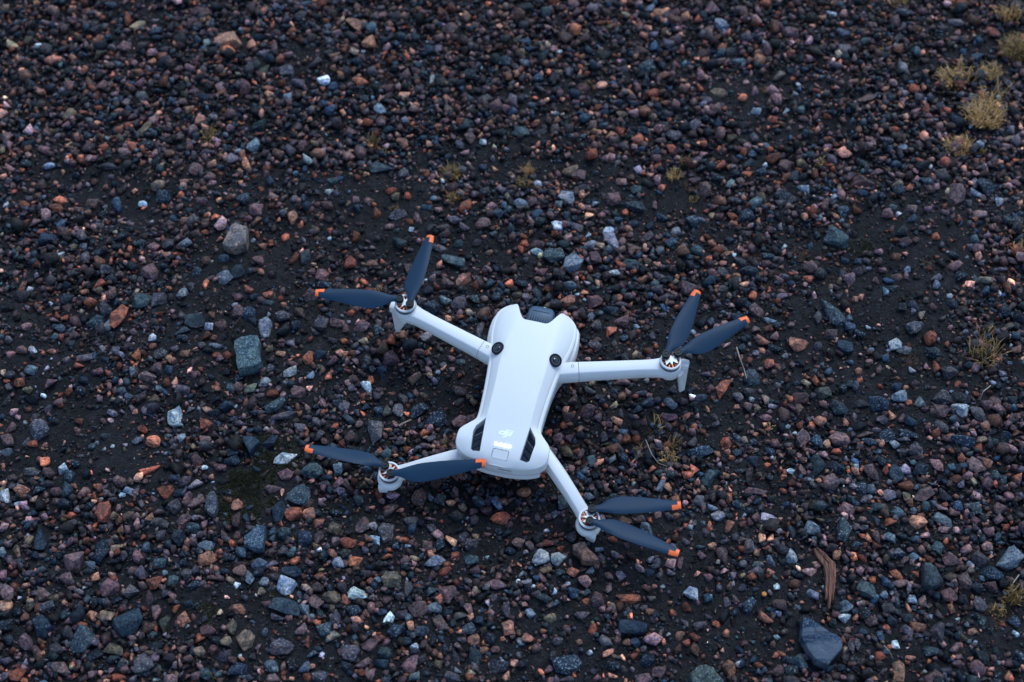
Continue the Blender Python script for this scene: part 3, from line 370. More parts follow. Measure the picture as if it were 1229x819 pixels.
04|748 405 155 108 -72 r;530 755 165 130 -60 p;285 590 195 85 82 b;725 655 105 82 0 b;1150 500 135 72 12 g;1185 265 110 98 30 r;155 245 115 72 -20 o;220 110 120 72 10 g;345 120 90 85 0 p;312 40 90 68 90 r;447 100 78 66 -50 w;497 155 88 82 60 b;540 60 78 68 0 b;335 200 112 68 0 g;410 265 100 66 0 p;400 330 80 60 0 p;270 250 100 68 0 b;25 290 115 85 60 w;925 258 88 55 15 w;875 290 50 38 0 w;1025 268 55 36 35 r;940 358 46 40 20 r;1080 108 145 50 -35 r;505 428 70 48 0 r;920 445 90 68 0 n;1080 460 60 55 0 o;980 450 60 55 30 p;788 495 82 50 85 g;870 545 70 55 -80 o;820 590 60 48 0 n;1158 588 75 72 0 g;1085 605 72 62 0 p;820 675 80 64 0 n;890 730 75 58 80 g;1145 785 105 75 0 t;120 690 80 58 90 n;25 715 80 72 0 l;295 725 76 48 -15 g;120 350 50 46 0 l;250 165 56 34 10 o;65 405 80 58 -30 p;65 460 60 34 0 p;250 455 72 38 20 p;290 415 55 48 0 n;170 290 76 30 -8 p;405 685 60 42 0 r;625 695 42 42 0 r;550 385 55 50 0 g;510 490 80 70 0 g;1065 165 50 26 0 o;745 185 38 34 0 r;680 295 46 32 45 r;725 280 50 36 0 r;720 318 40 32 0 l;80 215 60 50 0 g;640 790 90 70 0 t;1050 670 80 80 0 b;1030 600 42 40 0 r;225 535 50 42 0 p;75 150 60 50 0 p
14|1005 105 150 135 50 t;915 285 180 160 10 t;775 410 155 100 -78 b;610 600 175 155 -50 l;730 252 112 72 25 p;820 140 110 88 0 p;665 143 102 34 -38 p;820 25 155 78 5 w;1200 90 100 78 90 l;1200 200 90 88 0 p;1110 218 72 58 0 g;890 75 52 40 20 g;440 30 110 80 0 b;655 45 65 50 0 g;615 95 60 50 0 b;340 35 78 48 10 d;235 88 60 40 -20 w;350 85 92 58 0 p;285 155 60 45 0 o;170 212 110 72 0 g;118 322 108 78 70 p;185 345 130 72 -42 p;298 365 172 95 -88 g;390 275 100 60 0 t;418 325 82 48 0 o;478 367 82 80 0 o;478 480 92 85 60 p;590 455 50 42 90 n;540 460 72 44 80 b;570 380 45 42 0 b;380 185 80 58 0 d;88 475 130 82 -50 p;20 380 120 95 90 g;50 605 112 108 0 b;165 530 122 78 0 t;298 532 60 46 10 o;400 610 95 50 32 g;350 633 66 44 15 r;250 655 132 72 0 l;265 760 132 108 -45 o;815 570 106 88 15 t;960 600 130 105 60 b;885 430 118 90 -20 r;990 430 100 84 0 o;1055 420 62 58 0 b;985 355 98 66 -15 o;1060 495 80 64 0 o;1180 530 100 88 90 n;1185 420 92 54 0 b;1065 690 50 48 0 w;1065 605 96 60 -75 p;1185 625 75 68 -40 p;1200 780 100 76 60 l;1000 790 60 52 0 p;1000 742 45 34 0 r;635 775 120 88 0 l;725 795 100 58 0 g;500 795 110 58 -10 p;500 700 92 86 0 t;700 640 50 42 0 r;700 415 70 44 -80 p;860 665 42 36 0 p;950 695 92 38 0 g;1145 700 50 24 20 o;800 280 58 28 -80 o;195 410 50 46 0 n;475 575 68 46 80 p;245 600 42 22 -20 w;165 600 50 50 0 g;90 775 80 60 0 b;415 525 55 48 0 p;390 435 42 34 0 t;570 525 70 50 0 g;400 740 100 58 0 t;810 700 80 66 0 g;330 470 50 44 0 p
24|560 305 125 98 -62 p;350 395 125 60 -42 p;360 285 105 60 20 p;320 570 150 108 88 g;152 515 120 98 -70 p;228 522 66 58 0 g;240 630 82 70 0 l;50 645 112 76 15 r;125 765 145 85 -35 r;30 715 80 70 0 e;668 775 148 82 -18 l;790 630 95 72 75 o;935 650 106 92 0 g;870 600 92 70 -45 g;705 660 85 75 90 b;620 670 98 68 80 p;985 330 98 95 0 t;1115 350 115 60 65 l;705 325 82 78 0 t;643 305 62 46 90 l;1140 460 142 92 -5 r;1035 395 80 68 0 p;940 415 72 58 0 p;865 385 62 58 0 n;785 350 76 42 10 o;610 400 56 48 40 p;678 388 62 48 0 d;735 412 38 36 0 r;500 475 96 78 -20 g;715 602 46 42 0 o;525 755 72 46 0 n;815 730 70 58 90 r;210 378 60 30 5 o;290 330 50 44 0 p;445 438 46 42 0 o;1090 215 82 42 0 p;820 270 80 45 88 p;925 250 62 58 0 g;700 220 30 30 0 w;120 330 82 66 30 t;650 540 80 56 60 g;390 660 60 58 0 b;930 770 100 78 0 t;755 800 70 50 -20 r;1185 570 70 56 0 b;1130 560 60 50 0 b;30 790 60 48 0 p;310 795 60 45 0 g;170 90 100 68 0 b;15 195 88 60 60 p;1200 505 60 48 0 p;25 250 36 32 0 p;105 135 36 34 0 n;215 160 36 38 0 p;145 655 45 40 0 r;1130 600 42 38 0 g;905 460 26 24 0 w;860 485 30 28 0 w;1045 740 30 28 0 w;1070 145 70 36 0 g;1120 160 40 34 0 o;760 25 45 40 0 n
34|80 260 100 85 -20 o;190 280 86 68 90 d;420 590 100 92 70 g;200 745 125 110 -30 w;332 755 112 94 0 w;612 682 82 34 -3 w;240 545 50 28 -15 w;250 640 88 48 5 r;345 680 60 50 0 r;125 665 82 48 60 p;45 640 92 78 -30 p;185 600 92 88 0 d;800 465 108 70 20 o;910 455 90 58 0 p;975 525 118 90 22 l;720 600 80 48 15 r;810 645 60 48 0 p;1060 215 96 58 -82 l;490 155 85 58 60 b;565 40 95 60 90 t;715 25 82 50 -60 l;720 100 80 64 0 p;650 200 52 48 0 p;550 300 72 60 0 l;300 430 58 48 90 l;180 450 60 44 80 g;1180 430 60 52 0 o;1035 775 78 62 -60 g;1135 775 82 72 0 p;1210 775 78 52 80 p;995 745 60 42 -15 w;310 625 58 44 60 g;375 345 120 88 90 t;635 735 70 58 80 g;30 350 70 48 10 g;945 240 50 30 0 o;865 180 36 36 0 o;595 150 60 56 0 b;565 240 62 56 0 p;980 270 58 38 80 p;250 800 80 40 0 p;210 220 36 38 0 o;1000 100 60 56 0 r;540 120 30 28 0 p;620 20 32 28 0 o;655 775 28 26 0 o;350 570 50 40 -50 p;415 785 58 30 80 g;910 300 42 40 0 b
44|200 150 145 130 -15 t;615 435 110 100 40 w;975 70 155 95 85 t;1060 195 130 115 -60 p;480 145 125 60 85 p;530 245 168 55 3 p;925 525 122 88 10 l;1150 535 172 100 -68 t;780 725 108 80 55 w;245 430 98 84 0 g;330 510 92 80 -20 o;425 495 60 50 0 r;780 200 64 58 10 r;785 545 108 66 80 t;565 590 72 58 -60 o;630 580 68 46 90 o;115 320 92 80 0 g;150 370 88 48 -60 p;215 370 70 54 0 l;415 105 82 46 -30 g;500 35 82 78 0 b;855 110 86 52 85 p;890 178 60 40 0 l;930 215 60 50 80 g;770 118 56 40 0 w;725 145 46 42 0 o;720 245 52 48 0 r;870 268 80 40 0 p;838 402 56 38 10 n;1110 85 112 82 45 b;1170 390 112 88 30 p;1200 325 60 56 0 b;400 355 105 55 42 b;22 75 52 46 0 o;82 490 44 34 90 w;50 520 46 42 0 w;140 485 34 30 0 l;305 197 28 28 0 w;15 505 36 42 0 r;50 565 52 44 0 g;165 550 70 58 80 g;205 645 60 55 0 o;135 720 62 56 0 p;175 270 50 44 0 r;235 230 42 40 0 o;360 275 60 44 5 n;330 430 52 46 0 g;310 390 52 42 0 g;475 395 60 50 0 b;480 475 60 42 80 p;440 430 36 34 0 l;630 750 92 58 85 l;540 780 82 60 0 l;430 770 62 58 0 g;825 490 46 44 0 t;1060 270 50 34 0 t;995 160 36 32 0 n;1180 85 36 34 0 n;1030 115 36 32 0 n;720 755 58 48 0 t;940 595 46 34 0 l;1085 15 70 40 0 p;190 60 70 38 15 p;600 10 42 34 0 o;290 585 40 44 0 t;45 410 62 52 0 b;545 125 46 38 0 n
54|1115 740 195 145 -18 l;470 478 132 90 3 o;645 460 150 85 25 l;140 125 145 92 48 p;485 100 125 84 -35 b;300 130 125 84 62 t;370 105 96 72 8 g;735 180 98 70 38 o;865 85 132 100 60 p;955 65 95 72 90 o;510 285 145 82 -25 p;370 220 122 66 0 r;600 80 118 66 70 p;55 235 110 76 88 b;125 245 76 72 0 l;260 490 98 64 5 r;330 705 86 74 0 l;545 750 82 55 15 r;705 755 132 118 60 p;875 385 102 88 0 t;745 370 80 74 0 b;1065 380 112 76 -10 p;215 400 98 76 -75 n;330 420 102 72 40 t;165 380 80 60 0 t;155 475 82 54 35 t;115 600 64 48 30 o;65 580 50 38 0 r;255 295 92 86 0 g;315 280 58 55 0 p;380 300 72 56 50 n;655 290 98 76 90 g;575 350 52 46 0 l;435 395 46 40 0 l;475 385 52 28 90 o;1065 185 95 66 -75 t;1010 150 90 78 0 t;1150 100 60 56 0 p;800 610 70 60 0 o;805 680 82 66 0 p;670 600 80 50 10 e;260 590 105 55 30 l;650 535 86 52 0 p;65 745 65 54 0 r;600 670 98 88 0 t;910 750 120 105 20 g;835 790 56 48 40 l;20 85 52 48 0 w;115 308 36 34 0 w;135 340 30 28 0 r;75 320 62 56 0 g;460 15 100 48 0 p;780 85 80 50 0 b;30 390 90 50 0 o;20 520 50 48 0 p;65 465 62 50 0 p;15 345 60 56 0 b;70 525 70 56 0 g;455 230 62 40 -35 t;190 275 42 42 0 o;430 735 70 58 40 l;405 685 45 40 0 p;365 760 60 52 0 p;785 42 32 30 0 w;925 435 30 32 0 l;965 435 42 40 0 p;960 380 40 38 0 p;1010 530 42 42 0 n;860 600 78 68 90 b;930 610 60 58 0 b;235 115 76 46 90 r;400 155 60 36 0 t;20 640 70 46 0 t;1120 290 88 66 60 p;1045 305 60 44 0 g;620 800 70 40 0 p;530 800 80 38 0 g;15 710 36 40 0 r;175 755 38 34 0 p;985 735 42 28 0 o;985 705 32 26 0 w
05|910 390 225 185 -15 b;590 525 185 155 -60 t;300 415 155 125 60 b;790 150 135 122 -60 p;490 80 125 88 8 p;1110 112 112 98 0 r;1035 690 165 118 -28 g;440 725 155 85 48 p;195 530 125 112 20 p;130 770 110 88 0 r;830 585 142 85 18 n;335 280 112 82 -25 g;50 275 100 88 90 o;395 215 70 58 20 n;690 240 95 72 90 b;760 350 122 76 15 n;660 345 76 66 15 o;187 362 60 60 0 o;225 290 82 52 -30 n;1185 400 145 78 -76 e;1120 330 105 72 -68 p;1080 225 110 72 80 p;945 165 112 86 -20 g;765 500 90 76 60 p;850 240 76 50 0 b;310 185 112 105 0 p;220 45 110 48 8 g;635 20 90 68 0 t;305 530 60 44 0 o;265 600 70 62 30 p;310 615 38 32 0 o;560 345 52 48 0 l;480 345 74 58 -60 b;690 620 112 86 -20 d;560 690 66 50 0 g;890 680 90 48 40 g;850 790 112 58 -15 r;800 750 50 48 0 p;538 783 46 44 0 r;605 800 70 48 0 p;370 750 82 45 65 p;665 455 60 34 90 n;1145 725 58 34 70 l;1190 775 46 32 85 w;1190 45 42 36 0 l;1060 770 72 46 0 b;1130 570 110 78 0 d;145 225 34 26 0 w;605 152 32 30 0 w;145 685 32 28 0 b;130 320 92 58 0 b;40 410 115 98 0 d;530 155 66 40 0 p;800 45 50 52 0 p;15 155 70 48 90 g;455 245 52 46 0 p;650 185 80 58 0 d;1040 300 42 38 0 r;1170 145 60 50 0 p;1190 200 80 58 0 g;1180 95 42 36 0 o;1110 440 52 46 0 r;960 515 60 50 0 p;1035 585 70 40 0 p;220 190 32 34 0 o;105 45 60 50 0 r;1125 805 60 30 0 w
15|830 130 142 128 10 w;480 295 122 70 5 o;90 375 112 90 65 o;805 580 165 112 -15 g;540 525 135 122 40 n;450 435 96 88 40 n;830 280 215 115 12 t;955 315 92 84 0 l;1160 220 122 98 -15 n;1050 150 110 70 10 p;1040 250 112 78 25 p;1180 360 108 78 80 g;1155 500 125 55 -28 n;1100 450 105 90 0 t;570 70 125 66 85 l;668 100 74 66 0 l;740 70 92 58 0 g;500 25 100 82 30 p;105 50 112 86 20 g;20 90 98 70 90 t;210 515 82 70 0 r;210 610 92 70 0 n;270 460 112 76 0 p;395 635 122 80 -20 g;485 730 152 86 0 b;730 715 118 78 22 l;965 718 84 80 0 l;730 800 110 58 -10 p;1075 785 122 88 0 g;405 540 80 72 30 n;90 595 72 58 0 p;120 260 82 62 0 t;165 135 92 52 -25 b;45 310 60 50 80 r;170 365 60 46 80 p;475 130 46 40 -60 w;650 175 60 52 -40 n;1068 65 62 58 0 r;1075 335 68 48 80 t;1015 365 56 46 0 l;680 475 60 42 90 l;750 475 38 34 0 r;1088 632 42 36 0 w;503 640 34 24 0 w;125 430 34 28 0 w;925 245 30 22 0 w;925 200 60 34 80 l;940 450 90 76 0 p;985 540 90 38 85 r;515 665 46 24 15 o;815 770 45 44 0 r;45 770 72 48 70 n;320 530 72 68 0 d;255 770 92 84 0 t;880 700 90 78 90 d;1060 590 62 46 20 b;1020 630 80 48 0 t;15 210 80 58 80 p;45 250 60 40 0 g;180 280 52 44 0 b;870 805 42 32 0 o;1020 720 42 38 0 o;110 720 72 56 0 p;125 790 48 40 0 p;1190 280 80 46 0 b;380 25 92 54 0 b;870 35 145 86 0 b;735 15 82 36 0 o;630 35 82 72 0 d;140 545 60 50 0 g;215 720 42 44 0 p;775 365 100 48 0 g;550 800 110 40 0 t;1215 610 60 40 90 p;355 325 44 36 -40 n;430 95 62 56 0 n
25|355 95 138 105 12 n;110 190 128 105 -15 w;760 190 132 122 30 p;555 310 128 100 -30 p;475 170 102 88 60 g;1110 125 142 70 5 p;30 225 95 56 62 r;85 315 118 92 20 b;335 370 92 76 -15 w;430 350 102 76 -15 g;670 300 112 70 20 l;900 295 98 66 75 p;845 355 112 56 0 e;795 395 64 56 60 t;710 410 128 72 55 p;915 435 100 88 0 t;570 468 112 76 8 t;395 465 122 98 15 b;945 520 102 86 -70 o;960 640 132 88 -85 t;1070 515 100 86 0 d;1195 425 110 78 80 o;1190 310 105 76 60 g;490 695 165 100 -78 p;215 560 128 88 -30 p;65 615 138 108 10 g;160 690 118 58 -42 p;205 765 100 66 85 p;285 695 112 66 5 b;315 615 105 88 40 t;820 640 120 56 65 g;790 785 142 76 0 g;525 800 90 56 -20 l;1115 710 132 102 20 g;530 575 66 54 20 w;690 705 72 62 0 n;708 640 52 46 20 o;180 335 58 54 0 o;62 438 72 56 -60 r;195 480 82 42 -25 b;265 88 56 48 0 w;640 190 76 72 0 t;740 35 88 66 -60 r;105 10 72 40 0 o;985 375 80 58 10 b;1020 450 72 66 0 n;835 745 52 38 10 w;290 330 72 46 0 b;265 280 62 50 0 p;305 160 52 44 0 p;335 185 62 38 0 d;215 215 48 44 0 g;465 540 72 58 0 b;705 520 66 58 0 b;745 580 58 38 90 b;1100 590 72 54 0 p;1020 595 62 54 25 o;440 590 48 34 80 r;460 618 44 36 0 o;490 470 46 46 0 l;565 365 46 36 0 p;325 760 62 52 0 p;360 710 52 50 0 p;35 710 78 68 60 b;65 755 48 46 0 b;145 760 62 50 60 r;900 150 42 42 0 g;1005 310 40 42 0 b;1070 290 30 40 0 g;790 465 36 42 0 r;855 600 36 34 0 p;760 695 34 34 0 p;1160 510 38 36 0 o;710 470 42 36 0 t;1155 665 42 26 25 l;1210 630 32 32 0 l;1065 705 32 44 0 p;15 415 42 38 0 p;205 100 52 50 30 r;785 300 82 58 0 d;905 100 72 56 0 g;760 660 46 42 0 p;635 715 42 42 0 t
35|835 205 182 88 14 r;400 690 195 132 -18 b;865 415 190 108 2 b;610 215 125 92 90 p;515 100 92 82 0 p;435 35 88 72 -20 r;440 180 86 82 0 b;265 355 96 72 0 n;100 112 72 54 0 w;238 20 86 58 0 n;215 80 72 56 20 p;525 245 52 46 0 r;720 278 76 48 70 n;772 265 80 58 65 o;965 135 64 56 0 o;555 22 62 54 0 l;690 145 80 46 -70 p;500 340 112 66 10 g;95 505 102 78 35 o;60 520 70 60 60 l;130 325 76 68 0 l;665 520 102 70 60 g;575 440 95 52 -65 r;690 600 102 42 -25 o;750 628 72 38 0 n;825 530 66 48 -20 o;875 630 56 54 0 r;970 655 102 88 0 b;945 790 122 95 0 p;1060 740 112 76 -20 p;1155 310 60 50 80 r;725 760 66 38 0 o;205 745 56 42 20 r;585 735 76 48 0 g;70 685 82 76 0 b;720 690 102 76 0 b;555 605 42 38 30 w;290 630 80 60 90 g;190 525 34 36 0 o;325 525 72 58 0 g;130 570 32 32 0 o;398 120 32 30 0 w;152 142 32 26 0 w;1080 128 42 28 0 w;40 105 38 24 -40 w;1120 472 32 28 0 w;1000 205 52 42 -30 n;1020 125 36 30 0 o;890 270 46 44 0 g;945 280 56 42 0 g;1010 600 62 46 10 p;945 570 52 46 0 g;945 525 52 40 0 b;880 530 72 66 0 b;1140 635 62 42 10 p;1125 575 50 30 90 p;1070 465 58 36 90 n;1200 470 80 58 -40 o;390 800 102 42 0 g;315 795 58 38 90 p;1165 740 42 38 0 g;815 800 42 28 90 o;690 55 62 50 0 p;780 50 72 66 0 g;980 475 38 34 0 r;225 220 122 66 5 t;335 45 82 56 0 t;530 180 62 50 0 t;65 330 46 44 0 n;180 185 46 42 0 g;1140 20 60 48 0 g;985 20 72 60 0 b;310 260 62 50 0 t;500 20 62 44 0 p;820 110 42 28 10 o
45|60 170 108 90 15 w;600 350 108 68 20 o;480 260 130 88 -38 b;335 712 98 88 50 o;90 580 92 62 60 o;1165 270 112 84 0 l;1165 352 102 72 10 w;920 20 122 66 5 p;835 680 122 88 70 t;675 735 92 86 0 p;750 660 82 76 0 d;775 740 92 82 0 t;125 405 112 58 0 g;380 220 80 45 88 p;180 210 64 60 0 b;675 128 48 44 0 w;665 58 50 36 20 l;360 100 44 28 80 w;675 493 44 42 0 w;828 280 60 28 40 l;930 180 92 66 20 l;550 690 72 48 0 r;1080 400 88 68 90 t;1170 495 82 56 20 p;1205 570 105 50 80 g;25 275 80 58 80 r;310 235 74 58 60 g;290 345 90 78 90 d;240 400 62 44 45 r;185 55 72 54 60 p;25 525 52 48 20 r;295 15 62 40 0 p;520 15 112 56 0 g;505 645 52 50 0 b;770 262 28 28 0 n;850 240 36 22 -15 o;805 175 28 24 0 l;860 805 62 28 20 p;1000 750 42 36 0 p;945 770 52 48 0 p;1045 775 36 32 0 p;1150 785 62 36 0 p;1130 720 62 50 0 b;685 325 46 42 0 l;430 130 62 54 0 g;240 495 42 38 0 b;600 800 72 40 0 p;370 795 60 44 60 p;1150 75 50 46 0 g;1210 20 42 42 0 o;1025 295 50 36 0 t;880 640 50 46 0 p;340 290 38 24 0 o;185 345 52 46 0 g;15 385 80 42 70 g;1215 650 70 48 90 g
55|605 450 162 90 -82 g;1000 40 155 108 22 b;110 150 155 112 35 t;310 40 112 52 52 r;335 105 118 66 0 p;795 100 122 80 65 p;690 65 92 62 0 n;985 145 98 82 -10 p;685 190 108 95 0 p;905 260 112 90 50 g;790 230 90 78 80 g;880 150 92 72 0 b;505 235 82 62 80 p;425 215 76 58 0 w;390 345 92 80 20 t;390 440 88 84 30 g;75 320 92 88 0 b;130 380 92 76 0 p;300 545 64 58 0 w;195 495 80 48 85 b;325 740 152 82 -80 o;725 570 82 64 -70 p;850 460 64 48 -25 o;1155 385 98 72 60 b;1190 640 112 95 45 t;560 600 112 66 5 t;400 635 92 34 15 o;920 385 78 55 -50 t;875 345 76 58 0 t;700 290 74 48 70 o;1165 475 56 48 20 w;840 655 46 34 0 o;1050 275 62 54 60 p;25 555 90 54 80 g;65 460 72 54 30 b;40 490 62 42 25 p;230 430 62 48 0 r;245 90 80 68 90 b;220 190 62 58 0 l;280 172 34 32 0 w;1085 182 32 30 0 l;875 535 32 28 0 w;522 738 34 32 0 w;675 805 46 30 0 l;790 790 32 28 0 l;552 350 36 34 0 l;1045 680 36 32 -40 w;130 645 32 26 0 w;750 695 82 56 0 p;660 735 112 58 20 g;755 640 62 42 0 p;990 725 46 38 20 o;150 800 46 36 40 o;65 725 32 30 0 r;1025 600 64 56 60 b;925 640 118 88 90 d;470 480 72 34 10 g;685 465 62 44 0 b;505 145 152 48 -15 g;450 120 72 40 -5 p;565 165 62 56 0 p;545 268 42 38 0 n;305 300 82 48 20 t;60 245 72 42 5 n;490 315 62 34 0 t;445 280 46 42 0 b;1205 120 76 58 90 p;1130 80 82 38 10 p;980 455 46 38 0 t;830 390 52 36 0 g;770 555 46 34 90 o;745 370 34 26 0 w;1030 775 52 40 0 b;220 605 62 46 0 t;440 45 62 42 0 r;375 500 44 38 0 p;1070 435 26 26 0 l;930 800 72 34 0 g"""
PAL = {  # real colours of the wet stones
 'p': (0.125, 0.063, 0.058), 'r': (0.24, 0.066, 0.034), 'o': (0.33, 0.135, 0.080), 't': (0.029, 0.043, 0.047),
 'b': (0.0130, 0.024, 0.037), 'l': (0.120, 0.136, 0.150), 'w': (0.33, 0.33, 0.33), 'g': (0.062, 0.048, 0.052),
 'n': (0.15, 0.10, 0.062), 'e': (0.062, 0.060, 0.042), 'd': (0.005, 0.008, 0.012), 's': (0.024, 0.0185, 0.017)}
DIM = .42
SPK = {'p': .25, 'r': .15, 'o': .2, 't': .45, 'b': .5, 'l': .5, 'w': .2, 'g': .4, 'n': .2, 'e': .25, 'd': .3, 's': 0}
OX = [0, 205, 410, 615, 820, 1024]
OY = [0, 137, 273, 410, 546, 682]
stones = []
for line in STONES.strip().split('\n'):
    t, s = line.split('|')
    ox, oy = OX[int(t[0])], OY[int(t[1])]
    for q in s.split(';'):
        x, y, a, b_, an, c = q.split()
        x, y, a, b_, an = float(x), float(y), float(a), float(b_), float(an)
        stones.append(dict(x=ox + x / 5.98, y=oy + y / 5.98, w=a / 5.98, h=b_ / 5.98, a=an, c=c))
stones.sort(key=lambda s: -s['w'] * s['h'])

def hull_mesh(rnd, npts=16, bev=0.0, boxy=0.5, rough=0.0):
    bm = bmesh.new()
    for i in range(npts):
        v = Vector((rnd.gauss(0, 1), rnd.gauss(0, 1), rnd.gauss(0, 1))).normalized()
        m = max(abs(v.x), abs(v.y), abs(v.z))
        k = boxy * rnd.random()
        v = v.lerp(v / m * 0.86, k) * rnd.uniform(0.66, 1.0)
        bm.verts.new(v)
    r = bmesh.ops.convex_hull(bm, input=bm.verts)
    dead = [g for g in r['geom_interior'] if isinstance(g, bmesh.types.BMVert)]
    bmesh.ops.delete(bm, geom=list(set(dead)), context='VERTS')
    bmesh.ops.recalc_face_normals(bm, faces=bm.faces)
    bmesh.ops.dissolve_limit(bm, angle_limit=R(9), verts=bm.verts, edges=bm.edges)
    if bev > 0:
        bmesh.ops.bevel(bm, geom=list(bm.edges), offset=bev, segments=1, affect='EDGES', clamp_overlap=True)
    bmesh.ops.triangulate(bm, faces=bm.faces)
    if rough > 0:
        bmesh.ops.subdivide_edges(bm, edges=list(bm.edges), cuts=1, use_grid_fill=True)
        bmesh.ops.triangulate(bm, faces=bm.faces)
        sd = rnd.uniform(0, 99)
        for v in bm.verts:
            n = 0.7 * mnoise.noise(v.co * 1.7 + Vector((sd, sd, sd))) + 0.7 * mnoise.noise(v.co * 4.3 + Vector((sd, 0, sd)))
            v.co *= 1 + rough * n
    # fill the unit box in x and y
    xs = [v.co.x for v in bm.verts]; ys = [v.co.y for v in bm.verts]; zs = [v.co.z for v in bm.verts]
    for v in bm.verts:
        v.co.x = (v.co.x - min(xs)) / (max(xs) - min(xs)) * 2 - 1
        v.co.y = (v.co.y - min(ys)) / (max(ys) - min(ys)) * 2 - 1
        v.co.z = (v.co.z - min(zs)) / (max(zs) - min(zs)) * 2 - 1
    me = bpy.data.meshes.new('stone')
    bm.to_mesh(me); bm.free()
    me.update()
    return me

def jit(c, rnd, k=1.0):
    v = math.exp(rnd.gauss(-.12, .56) * k)
    return tuple(max(0.004, ch * v * rnd.uniform(0.92, 1.08)) for ch in c)

# stones with an outline of their own: name -> (polygon in photo pixels, height, colour, speckle, label)
def T(t, pts):
    ox, oy = OX[int(t[0])], OY[int(t[1])]
    return [(ox + x / 5.98, oy + y / 5.98) for x, y in pts]
SPECIAL = [
 (T('13', [(455, -5), (505, -30), (570, -45), (625, -40), (640, -5), (630, 50), (640, 110), (658, 155), (600, 188), (545, 195), (488, 213), (470, 160), (468, 110), (452, 45)]),
  .016, (.125, .21, .225), .8, 'big speckled teal stone with four concave sides, like a small square'),
 (T('12', [(432, -6), (470, -30), (550, -10), (548, 60), (538, 120), (500, 128), (462, 152), (400, 148), (368, 122), (395, 70)]),
  .014, (.42, .31, .26), .1, 'big plain beige wedge of stone, broad end down, above the drone’s upper left propeller'),
 (T('13', [(517, 690), (560, 684), (600, 690), (645, 722), (600, 768), (570, 806), (548, 770), (525, 725)]),
  .009, (.05, .095, .13), .05, 'smooth flat dark blue triangular stone with its point down, in the moss'),
 (T('34', [(430, 660), (480, 645), (520, 640), (545, 690), (600, 745), (622, 778), (560, 785), (500, 780), (488, 735), (432, 700)]),
  .012, (.33, .17, .125), .25, 'long brown wedge stone below the lower right motor of the drone'),
 (T('45', [(850, 365), (905, 378), (1000, 440), (1090, 490), (1137, 530), (1130, 600), (1070, 662), (1030, 715), (945, 680), (885, 600), (836, 510), (842, 420)]),
  .013, (.028, .075, .14), .4, 'largest stone, a dark blue slab with pale grey diagonal bands near the bottom'),
 (T('45', [(40, 765), (110, 705), (160, 698), (215, 712), (245, 765), (285, 810), (300, 860), (200, 900), (90, 890), (60, 830)]),
  .014, (.10, .135, .115), .5, 'large grey green stone cut by the bottom edge of the photo'),
 (T('55', [(500, -30), (545, -30), (590, 5), (612, 55), (642, 112), (600, 138), (555, 150), (498, 118)]),
  .012, (.075, .10, .11), .2, 'flat grey triangular stone widening downwards, lower right of the photo'),
 (T('14', [(530, 600), (590, 555), (625, 512), (683, 520), (676, 600), (662, 686), (590, 682), (530, 655)]),
  .013, (.10, .165, .23), .8, 'large blue grey speckled four sided stone under the moss patch'),
 (T('14', [(250, 400), (262, 330), (290, 285), (322, 275), (340, 340), (338, 400), (320, 448), (280, 435)]),
  .010, (.13, .13, .15), .7, 'tall triangular grey granite chip, point up, left of the moss patch'),
]
sp_px = [(sum(p[0] for p in s[0]) / len(s[0]), sum(p[1] for p in s[0]) / len(s[0])) for s in SPECIAL]
stones = [s for s in stones if not any(abs(s['x'] - a) < 7 and abs(s['y'] - b) < 8 for a, b in sp_px[7:9])]
n_sing = 300 - len(SPECIAL)

# occupancy raster, 1 mm cells, so pebbles do not run through one another
OC = 0.001; OX0, OY0 = -0.95, -0.80; ONX, ONY = 1900, 1700
occ = np.zeros((ONY, ONX), np.uint8)
def mark(x, y, r, val=2):
    i0, i1 = int((y - r - OY0) / OC), int((y + r - OY0) / OC) + 1
    j0, j1 = int((x - r - OX0) / OC), int((x + r - OX0) / OC) + 1
    i0, j0 = max(i0, 0), max(j0, 0)
    if i1 <= i0 or j1 <= j0: return
    yy, xx = np.ogrid[i0:i1, j0:j1]
    sub = occ[i0:i1, j0:j1]
    m = ((xx * OC + OX0 - x) ** 2 + (yy * OC + OY0 - y) ** 2) < r * r
    sub[m[:sub.shape[0], :sub.shape[1]]] = val

rs = random.Random(11)

def outline_stone(poly, hz, rnd):
    P = [at(x, y, hz * 0.6) for x, y in poly]
    cx = sum(p.x for p in P) / len(P); cy = sum(p.y for p in P) / len(P)
    if sum((P[i].x - P[i - 1].x) * (P[i].y + P[i - 1].y) for i in range(len(P))) > 0:
        P.reverse()
    # resample the outline with small wobbles
    Q = []
    for i in range(len(P)):
        a, b = P[i], P[(i + 1) % len(P)]
        Q.append(Vector((a.x - cx, a.y - cy, 0)))
        m = (a + b) / 2
        Q.append(Vector((m.x - cx, m.y - cy, 0)) * (1 + rnd.uniform(-.03, .03)))
    bm = bmesh.new()
    rings = []
    rmax = max(q.length for q in Q)
    for sc, z in ((0.90, -0.35), (1.0, 0.1), (1.0, 0.5), (0.985, 0.78), (0.95, 0.93), (0.72, 0.99), (0.4, 1.0)):
        ring = []
        for q in Q:
            n = mnoise.noise(Vector((q.x * 90, q.y * 90, z * 2 + hz * 500)))
            ring.append(Vector((q.x * sc * (1 + 0.03 * n), q.y * sc * (1 + 0.03 * n),
                                hz * (z + 0.12 * n * (z > .4)))))
        rings.append(ring)
    rr = loft(bm, rings)
    bmesh.ops.triangulate(bm, faces=bm.faces)
    me = finish(bm, 'stone', 22)
    return me, cx, cy, rmax

